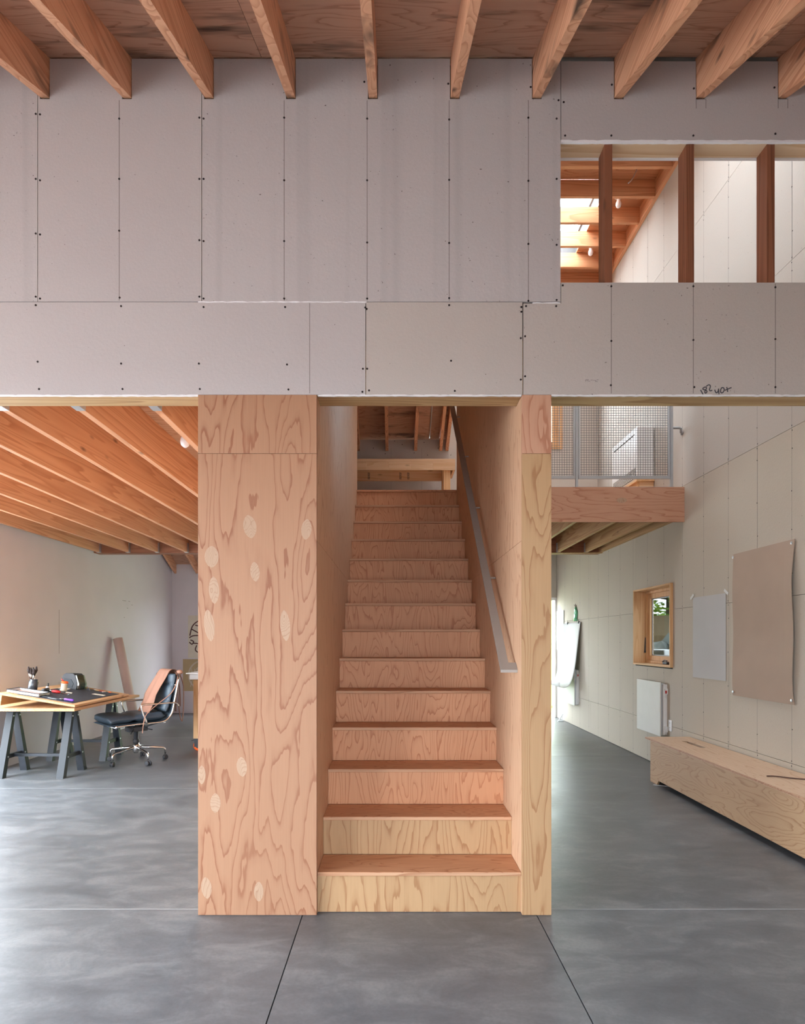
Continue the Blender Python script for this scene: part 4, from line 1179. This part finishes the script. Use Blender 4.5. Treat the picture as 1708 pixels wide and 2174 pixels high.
obj('handle', box(BM(), -.045, .03, -.006, .006, 0, .008, .002), 'twig', kf)
obj('blade', box(BM(), .0302, .055, -.004, .004, .003, .0045), 'steel', kf)
cl = flat('binder_clip', 'small black clip standing at the far edge of the mat', 'clip', .365, 6.50, .4)
obj('jaw', prism(BM(), [(-.022, 0), (.022, 0), (.004, .026), (-.004, .026)], 'Y', -.022, .022), 'rubber', cl)
obj('wire_arm', tube(BM(), [(-.004, -.012, .026), (-.016, -.006, .042), (-.016, .006, .042), (-.004, .012, .026)], .002, 6), 'steel', cl)

# ------------------------------------------------------------------ office chair
ch = thing('office_chair', 'dark leather office chair with polished aluminium frame at the desk', 'chair', (-2.91, 6.58, 0), (0, 0, PI + .78))
for k in range(5):
    a = 2 * PI * k / 5 + .35
    d = Vector((math.cos(a), math.sin(a), 0))
    bm = BM(); tube(bm, [d * .025 + Vector((0, 0, .165)), d * .16 + Vector((0, 0, .152)), d * .285 + Vector((0, 0, .135)), d * .305 + Vector((0, 0, .12)), d * .31 + Vector((0, 0, .062))], [.017, .016, .012, .012, .010], 10)
    lg = obj('base_leg', bm, 'alu', ch, True)
    nrm = Vector((-d.y, d.x, 0)); c = d * .31
    bm = BM()
    for s in (-1, 1):
        q = c + nrm * (.014 * s)
        b2 = BM(); lathe(b2, [(.018, -.010), (.027, -.009), (.027, .009), (.018, .010)], 16, (0, 0, 0), 'Y')
        me = bpy.data.meshes.new('tmp'); b2.transform(Matrix.Translation((q.x, q.y, .0275)) @ Matrix.Rotation(a + .4, 4, 'Z')); b2.to_mesh(me); b2.free()
        bm.from_mesh(me); bpy.data.meshes.remove(me)
    obj('caster', bm, 'rubber', lg, True)
obj('hub', lathe(BM(), [(.022, .10), (.034, .12), (.036, .16), (.032, .215)], 18), 'alu', ch, True)
obj('gas_column', lathe(BM(), [(.034, .2155), (.034, .255), (.024, .256), (.024, .36)], 18), 'rubber', ch, True)
bm = BM(); box(bm, -.11, .10, -.06, .06, .345, .40, .008)
for sx, sy in ((1, 1), (1, -1), (-1, 1), (-1, -1)): bar(bm, (sx * .06, sy * .04, .385), (sx * .15 - .02, sy * .22, .448), .03, .015)
obj('mechanism', bm, 'rubber', ch)
bm = BM(); tube(bm, [(.05, .06, .37), (.12, .17, .345)], .006, 8); tube(bm, [(-.06, .06, .38), (-.10, .20, .372)], .006, 8)
obj('lever', bm, 'rubber', ch)
def pad(pts2, y0, y1, th, seams, mat, name, parent):
    """an upholstered strip following a profile in x,z"""
    P = smooth2(pts2, 6)
    n = len(P)
    bm = BM()
    rings = []
    for i, p in enumerate(P):
        q0, q1 = P[max(i - 1, 0)], P[min(i + 1, n - 1)]
        d = Vector((q1[0] - q0[0], 0, q1[1] - q0[1])).normalized()
        nn = Vector((-d.z, 0, d.x))
        f = i / (n - 1)
        e = min(1, (1 - abs(2 * f - 1)) * 9) ** .5
        q = min([abs(f - c) for c in seams] + [1])
        sf = min(1, .45 + q * 9)
        loop = []
        for side, js in ((1, range(11)), (-1, range(10, -1, -1))):
            for j in js:
                v = j / 10
                ey = min(1, (1 - abs(2 * v - 1)) * 7) ** .5
                loop.append(bm.verts.new(Vector((p[0], y0 + (y1 - y0) * v, p[1])) + nn * (side * th / 2 * max(.12, e * ey) * sf)))
        rings.append(loop)
    for a, b in zip(rings, rings[1:]):
        for j in range(22):
            bm.faces.new((a[j], a[(j + 1) % 22], b[(j + 1) % 22], b[j]))
    bm.faces.new(rings[0][::-1]); bm.faces.new(rings[-1])
    bmesh.ops.recalc_face_normals(bm, faces=bm.faces)
    return obj(name, bm, mat, parent, True)
pad([(.36, .495), (.30, .515), (.10, .515), (-.12, .515), (-.22, .525)], -.255, .255, .085, [.5], 'leather', 'seat_pad', ch)
pad([(-.235, .565), (-.275, .66), (-.305, .78), (-.335, .90), (-.345, .985)], -.245, .245, .075, [.34, .67], 'leather', 'back_pad', ch)
pad([(.37, .455), (.30, .458), (.0, .458), (-.20, .462), (-.285, .52), (-.325, .68), (-.38, .97)], -.25, .25, .018, [], 'leather', 'sling', ch)
for s in (-1, 1):
    y = s * .262
    bm = BM(); tube(bm, smooth2([(.30, y, .445), (.10, y, .455), (-.16, y, .455), (-.25, y, .485), (-.30, y, .56), (-.33, y, .70), (-.385, y, .97)], 4), .0095, 8)
    lathe(bm, [(.016, -.012), (.016, .012)], 12, (.30, y, .445), 'Y')
    obj('side_rail', bm, 'alu', ch, True)
    bm = BM(); y2 = s * .285
    tube(bm, smooth2([(-.01, y2, .455), (.03, y2, .56), (.052, y2, .640), (.03, y2, .664), (-.10, y2, .664), (-.30, y2, .662), (-.345, y2, .65), (-.365, y2, .62)], 4), .0105, 8)
    obj('armrest', bm, 'alu', ch, True)
bm = BM()
for x, z in ((.30, .432), (-.345, .86), (-.22, .447)): tube(bm, [(x, -.262, z), (x, .262, z)], .008, 8)
obj('spreader', bm, 'alu', ch, True)

ap = thing('leather_apron', 'tan leather apron draped over the office chair back', 'apron', (-2.91, 6.58, 0), (0, 0, PI + .78))
prof = smooth2([(-.07, .575), (-.13, .68), (-.205, .82), (-.275, .94), (-.325, 1.025), (-.39, 1.03), (-.425, .99), (-.432, .90)], 4)
rows = []
for j, (x, z) in enumerate(prof):
    f = j / (len(prof) - 1)
    w0, w1 = -.17 + .07 * f, .16 - .02 * f
    rows.append([(x + .012 * math.sin(i * 1.1 + j * .2) * (1 - f), w0 + (w1 - w0) * i / 12, z - .05 * (1 - f) * abs(i - 6) / 6 * (1 if f < .2 else 0)) for i in range(13)])
obj('bib', sheet(BM(), rows, .004), 'brownleather', ap, True)
def strap(pts, w_=.022):
    P = [Vector(p) for p in smooth2(pts, 5)]
    return sheet(BM(), [[p + Vector((0, -w_ / 2, 0)) if i == 0 else p + Vector((.002, w_ / 2, 0)) for i in range(2)] for p in P], .004)
obj('strap', strap([(-.40, .12, 1.0), (-.36, .27, .93), (-.28, .30, .78), (-.12, .30, .66), (.0, .30, .56), (.03, .30, .47), (.045, .30, .36)]), 'brownleather', ap, True)
obj('strap', strap([(-.43, .16, 1.0), (-.47, .18, .85), (-.475, .18, .65), (-.47, .17, .48), (-.49, .10, .42), (-.49, .04, .48), (-.46, .06, .7), (-.44, .08, .95)]), 'brownleather', ap, True)
obj('strap', strap([(-.43, .0, .98), (-.455, .0, .80), (-.46, .0, .53)], .045), 'brownleather', ap, True)
obj('strap', strap([(-.43, .10, .98), (-.455, .12, .80), (-.455, .13, .60)], .03), 'brownleather', ap, True)
bm = BM(); bmesh.ops.create_icosphere(bm, subdivisions=2, radius=.035); bm.transform(Matrix.Translation((-.43, .17, 1.0)) @ Matrix.Diagonal((1, 1.3, .8, 1)))
obj('knot', bm, 'brownleather', ap, True)

# ------------------------------------------------------------------ the rest of the left room
pr = thing('paper_roll', 'tall roll of pinkish white paper leaning on the left wall', 'paper roll', (-3.80, 8.63, 0))
top = Vector((-.31, .05, 1.385))
bm = BM()
d = top.normalized()
tube(bm, [Vector((0, 0, .0)) + d * .012, top], .066, 20)
bm.transform(Matrix.Translation((0, 0, .012)))
obj('roll', bm, plain('blush_paper', (0.60, 0.47, 0.42, 1), .8, 0, .2, .06), pr, True)
obj('core', tube(BM(), [top * 1.0 + Vector((0, 0, .0125)), top * 1.002 + Vector((0, 0, .0125))], .05, 16), 'dark', pr)
dr1 = thing('figure_drawing', 'pale paper with loose brown brush strokes on the far wall', 'drawing', (-3.50, YBL, 1.036))
obj('sheet', box(BM(), -.385, .385, -.005, -.001, 0, .80), 'paper_warm', dr1)
bm = BM()
import itertools
for pts in ([(-.35, .42), (-.30, .60), (-.18, .70), (-.02, .72), (.15, .66)], [(-.33, .55), (-.2, .48), (-.05, .40), (.1, .30)], [(-.36, .38), (-.28, .42), (-.1, .42), (.1, .40)], [(-.36, .30), (-.31, .26), (-.28, .31), (-.34, .34)],
            [(-.30, .28), (-.15, .26), (.0, .18), (.15, .22)], [(-.22, .24), (-.24, .14), (-.10, .08), (.1, .08)], [(-.25, .62), (-.12, .58), (0, .50)], [(-.1, .68), (.0, .6), (.05, .52)]):
    stroke(bm, smooth2(pts, 5), .022, -.0065)
obj('brush_stroke', bm, 'sketch', dr1, label='dark brown brush strokes')
dr2 = thing('ochre_print', 'ochre print with pale circular lines below the brown drawing', 'drawing', (-3.62, YBL, .415))
obj('sheet', box(BM(), -.36, .36, -.005, -.001, 0, .60), 'paper_ochre', dr2)
bm = BM()
for r_, cx, cz in ((.28, .02, .30), (.265, .02, .30), (.20, .04, .28), (.14, .02, .24)):
    stroke(bm, [(cx + r_ * math.cos(a), cz + r_ * math.sin(a)) for a in [2 * PI * i / 28 for i in range(29)]], .009, -.0065)
for k in range(7): stroke(bm, smooth2([(-.22 + .05 * k, .08 + .01 * k), (-.18 + .05 * k, .25), (-.2 + .055 * k, .42)], 4), .008, -.0065)
obj('pale_line', bm, 'sketch_pale', dr2, label='pale circular lines')

ct_ = thing('rolling_cart', 'wooden rolling cart with white top and orange casters', 'cart', (-2.13, 7.5, 0))
obj('top', box(BM(), -.42, .42, -.36, .40, .955, .968, .002), 'whitewood', ct_)
obj('apron', box(BM(), -.385, .40, -.33, .37, .885, .9545, .002), 'whitewood', ct_)
for i in range(7):
    a = -.35 + i * .1045
    obj('plank', box(BM(), a + .0015, a + .103, -.30, -.28, .155, .8845, .002), 'pine_z', ct_)
for i in range(6):
    a = -.279 + i * .104
    obj('plank', box(BM(), -.35, -.33, a + .0015, a + .1025, .155, .8845, .002), 'pine_z', ct_)
obj('bottom', box(BM(), -.329, .36, -.279, .34, .156, .18), 'pine', ct_)
for x, y in ((-.30, -.25), (.30, -.25), (-.30, .30), (.30, .30)):
    bm = BM(); lathe(bm, [(.05, -.02), (.062, -.016), (.062, .016), (.05, .02)], 20, (x, y, .062), 'Y')
    wh = obj('wheel', bm, 'orange', ct_, True)
    bm = BM(); lathe(bm, [(.032, -.023), (.032, .023)], 14, (x, y, .062), 'Y'); box(bm, x - .045, x + .03, y - .03, y - .025, .05, .14); box(bm, x - .045, x + .03, y + .025, y + .03, .05, .14); box(bm, x - .05, x + .05, y - .035, y + .035, .1405, .1545)
    box(bm, x - .085, x - .03, y - .02, y + .02, .115, .128)
    obj('caster_fork', bm, 'rubber', wh)

bulb((-1.405, 3.92, 2.8055), 'white round light bulb between the ceiling joists of the left room', True, .07)
bulb((2.53, 6.60, ZA - .0005), 'bare white bulb in a white holder on the attic ceiling by the skylight')
bulb((2.49, 7.42, ZA - .0005), 'second white bulb holder farther back on the attic ceiling')
bm = BM(); tube(bm, smooth2([(0, 0, 0), (-.01, 0, -.06), (-.05, 0, -.14), (-.09, 0, -.18)], 4), .006, 6)
tag(obj('hanging_cable', bm, 'galv'), 'short grey cable hanging from the attic ceiling', 'cable').location = (2.57, 6.20, ZA - .001)

# ------------------------------------------------------------------ outdoors, seen through the windows
gd = obj('ground', box(BM(), .8, 40, 9.0, 45, -.4, -.21), 'grass', kind='structure', label='green lawn behind the house')
obj('ground', box(BM(), -40, .799, 9.0, 45, -.4, -.21), 'bounce_ground', kind='structure', label='pale ground added behind the house to keep bounced light neutral')
obj('ground', box(BM(), -40, 40, -30, 8.999, -.4, -.21), 'bounce_ground', kind='structure', label='pale ground added around the front to bounce daylight inside')
HILL = ((0.2, 5.2), 13.6, 26.0, 6.2)  # added slope: masks the rear sky, sends green light into the hall
obj('hillside', prism(BM(), [(HILL[1], -.3), (HILL[2], -.3), (HILL[2], HILL[3]), (HILL[1] + 3, 1.3), (HILL[1], -.15)], 'X', HILL[0][0], HILL[0][1]), 'grass', kind='structure', label='green hillside added to dim and tint the rear daylight')
def hillz(x, y):
    if not (HILL[0][0] < x < HILL[0][1]) or y < HILL[1]: return -.2
    return -.2 + (y - HILL[1]) / 3 * 1.5 if y < HILL[1] + 3 else 1.3 + (y - HILL[1] - 3) / 9.4 * 4.9
def tree(x, y, h, r, label, lo_=.35, n=1500):
    t = thing('garden_tree', label, 'tree', (x, y, hillz(x, y)), (0, 0, 0), 'trees outside the house')
    bm = BM(); tube(bm, [(0, 0, 0), (.05, .03, h * .4), (0, .1, h * .9)], [.14, .10, .03], 8)
    for k in range(9):
        a = k * 2.4; z = h * (.3 + .06 * k)
        tube(bm, [(0, .05, z), (math.cos(a) * r * .5, math.sin(a) * r * .5, z + .25), (math.cos(a) * r * .9, math.sin(a) * r * .9, z + .35)], [.04, .025, .01], 5)
    obj('trunk', bm, 'bark', t, True)
    bm = BM()
    for k in range(n):
        while True:
            p = Vector((random.uniform(-1, 1), random.uniform(-1, 1), random.uniform(-1, 1)))
            if .2 < p.length < 1: break
        p = Vector((p.x * r, p.y * r, h * lo_ + (h * (1 - lo_)) * (p.z + 1) / 2))
        q = Matrix.Rotation(random.uniform(0, 6.3), 3, 'Z') @ Matrix.Rotation(random.uniform(-1.2, 1.2), 3, 'X')
        s = random.uniform(.12, .24)
        vs = [bm.verts.new(p + q @ Vector(v)) for v in ((-s, 0, 0), (0, -s * .45, 0), (s, 0, .02), (0, s * .45, 0))]
        bm.faces.new(vs)
    obj('foliage', bm, 'leaf', t, kind='stuff')
    return t
tree(11.0, 23.5, 9.0, 2.6, 'leafy green tree on the slope beyond the hall window', .2, 2600)
tree(18.5, 24.0, 9.0, 2.4, 'tall green tree to the right behind the boulder slope', .2, 1200)
tree(2.9, 15.8, 8.5, 1.6, 'bright green tree close outside the loft window', .25, 2600)
tree(1.2, 20.0, 8.5, 2.4, 'green tree behind the house at the end of the hall', .1, 2600)
tree(7.6, 20.6, 9.5, 1.4, 'slender tree with dense crown right of the loft window', .15, 1600)
tree(-9.5, 4.0, 6.0, 2.0, 'green tree out on the lawn left of the house', .35, 900)
rw = thing('rock_slope', 'slope of grey boulders and leaf litter outside the hall window', 'rocks', (6.9, 13.4, -.2))
bm = BM()
prism(bm, [(-1.2, 0), (4.5, 0), (4.5, 2.4), (0.8, 1.7), (-.6, .6)], 'Y', -.2, 5.0)
bm.transform(Matrix.Rotation(.45, 4, 'Z'))
obj('bank', bm, 'soil', rw)
rocks = []
for k in range(3):
    b = BM(); bmesh.ops.create_icosphere(b, subdivisions=2, radius=1.0)
    for v in b.verts: v.co *= random.uniform(.78, 1.12)
    me = bpy.data.meshes.new('boulder'); b.to_mesh(me); b.free(); me.materials.append(M['rock']); rocks.append(me)
for k in range(44):
    o = bpy.data.objects.new('boulder', rocks[k % 3]); COL.objects.link(o); o.parent = rw
    u, v = random.uniform(-1.6, 2.6), random.random()
    zz = .25 + 1.35 * v
    s = random.uniform(.17, .36)
    q = Matrix.Rotation(.45, 3, 'Z') @ Vector((-1.0 + v * 1.7 + random.uniform(-.1, .1) + 0.2, -.15 + (u + 1.6), 0))
    o.location = (q.x, q.y, zz); o.scale = (s * 1.2, s, s * .8); o.rotation_euler = (random.random() * 3, random.random() * 3, random.random() * 3)
cu = thing('outdoor_unit', 'white heat pump outdoor unit beyond the hall window', 'heat pump', (4.02, 8.75, -.2))
obj('casing', box(BM(), -.18, .18, -.42, .42, .45, 1.43, .02), 'white', cu)
obj('side_vent', box(BM(), -.10, .08, -.4235, -.4205, 1.13, 1.27, .002), 'guardsteel', cu)
for y in (-.3, .3): obj('foot', box(BM(), -.15, .15, y - .03, y + .03, -.01, .4495), 'galv', cu)
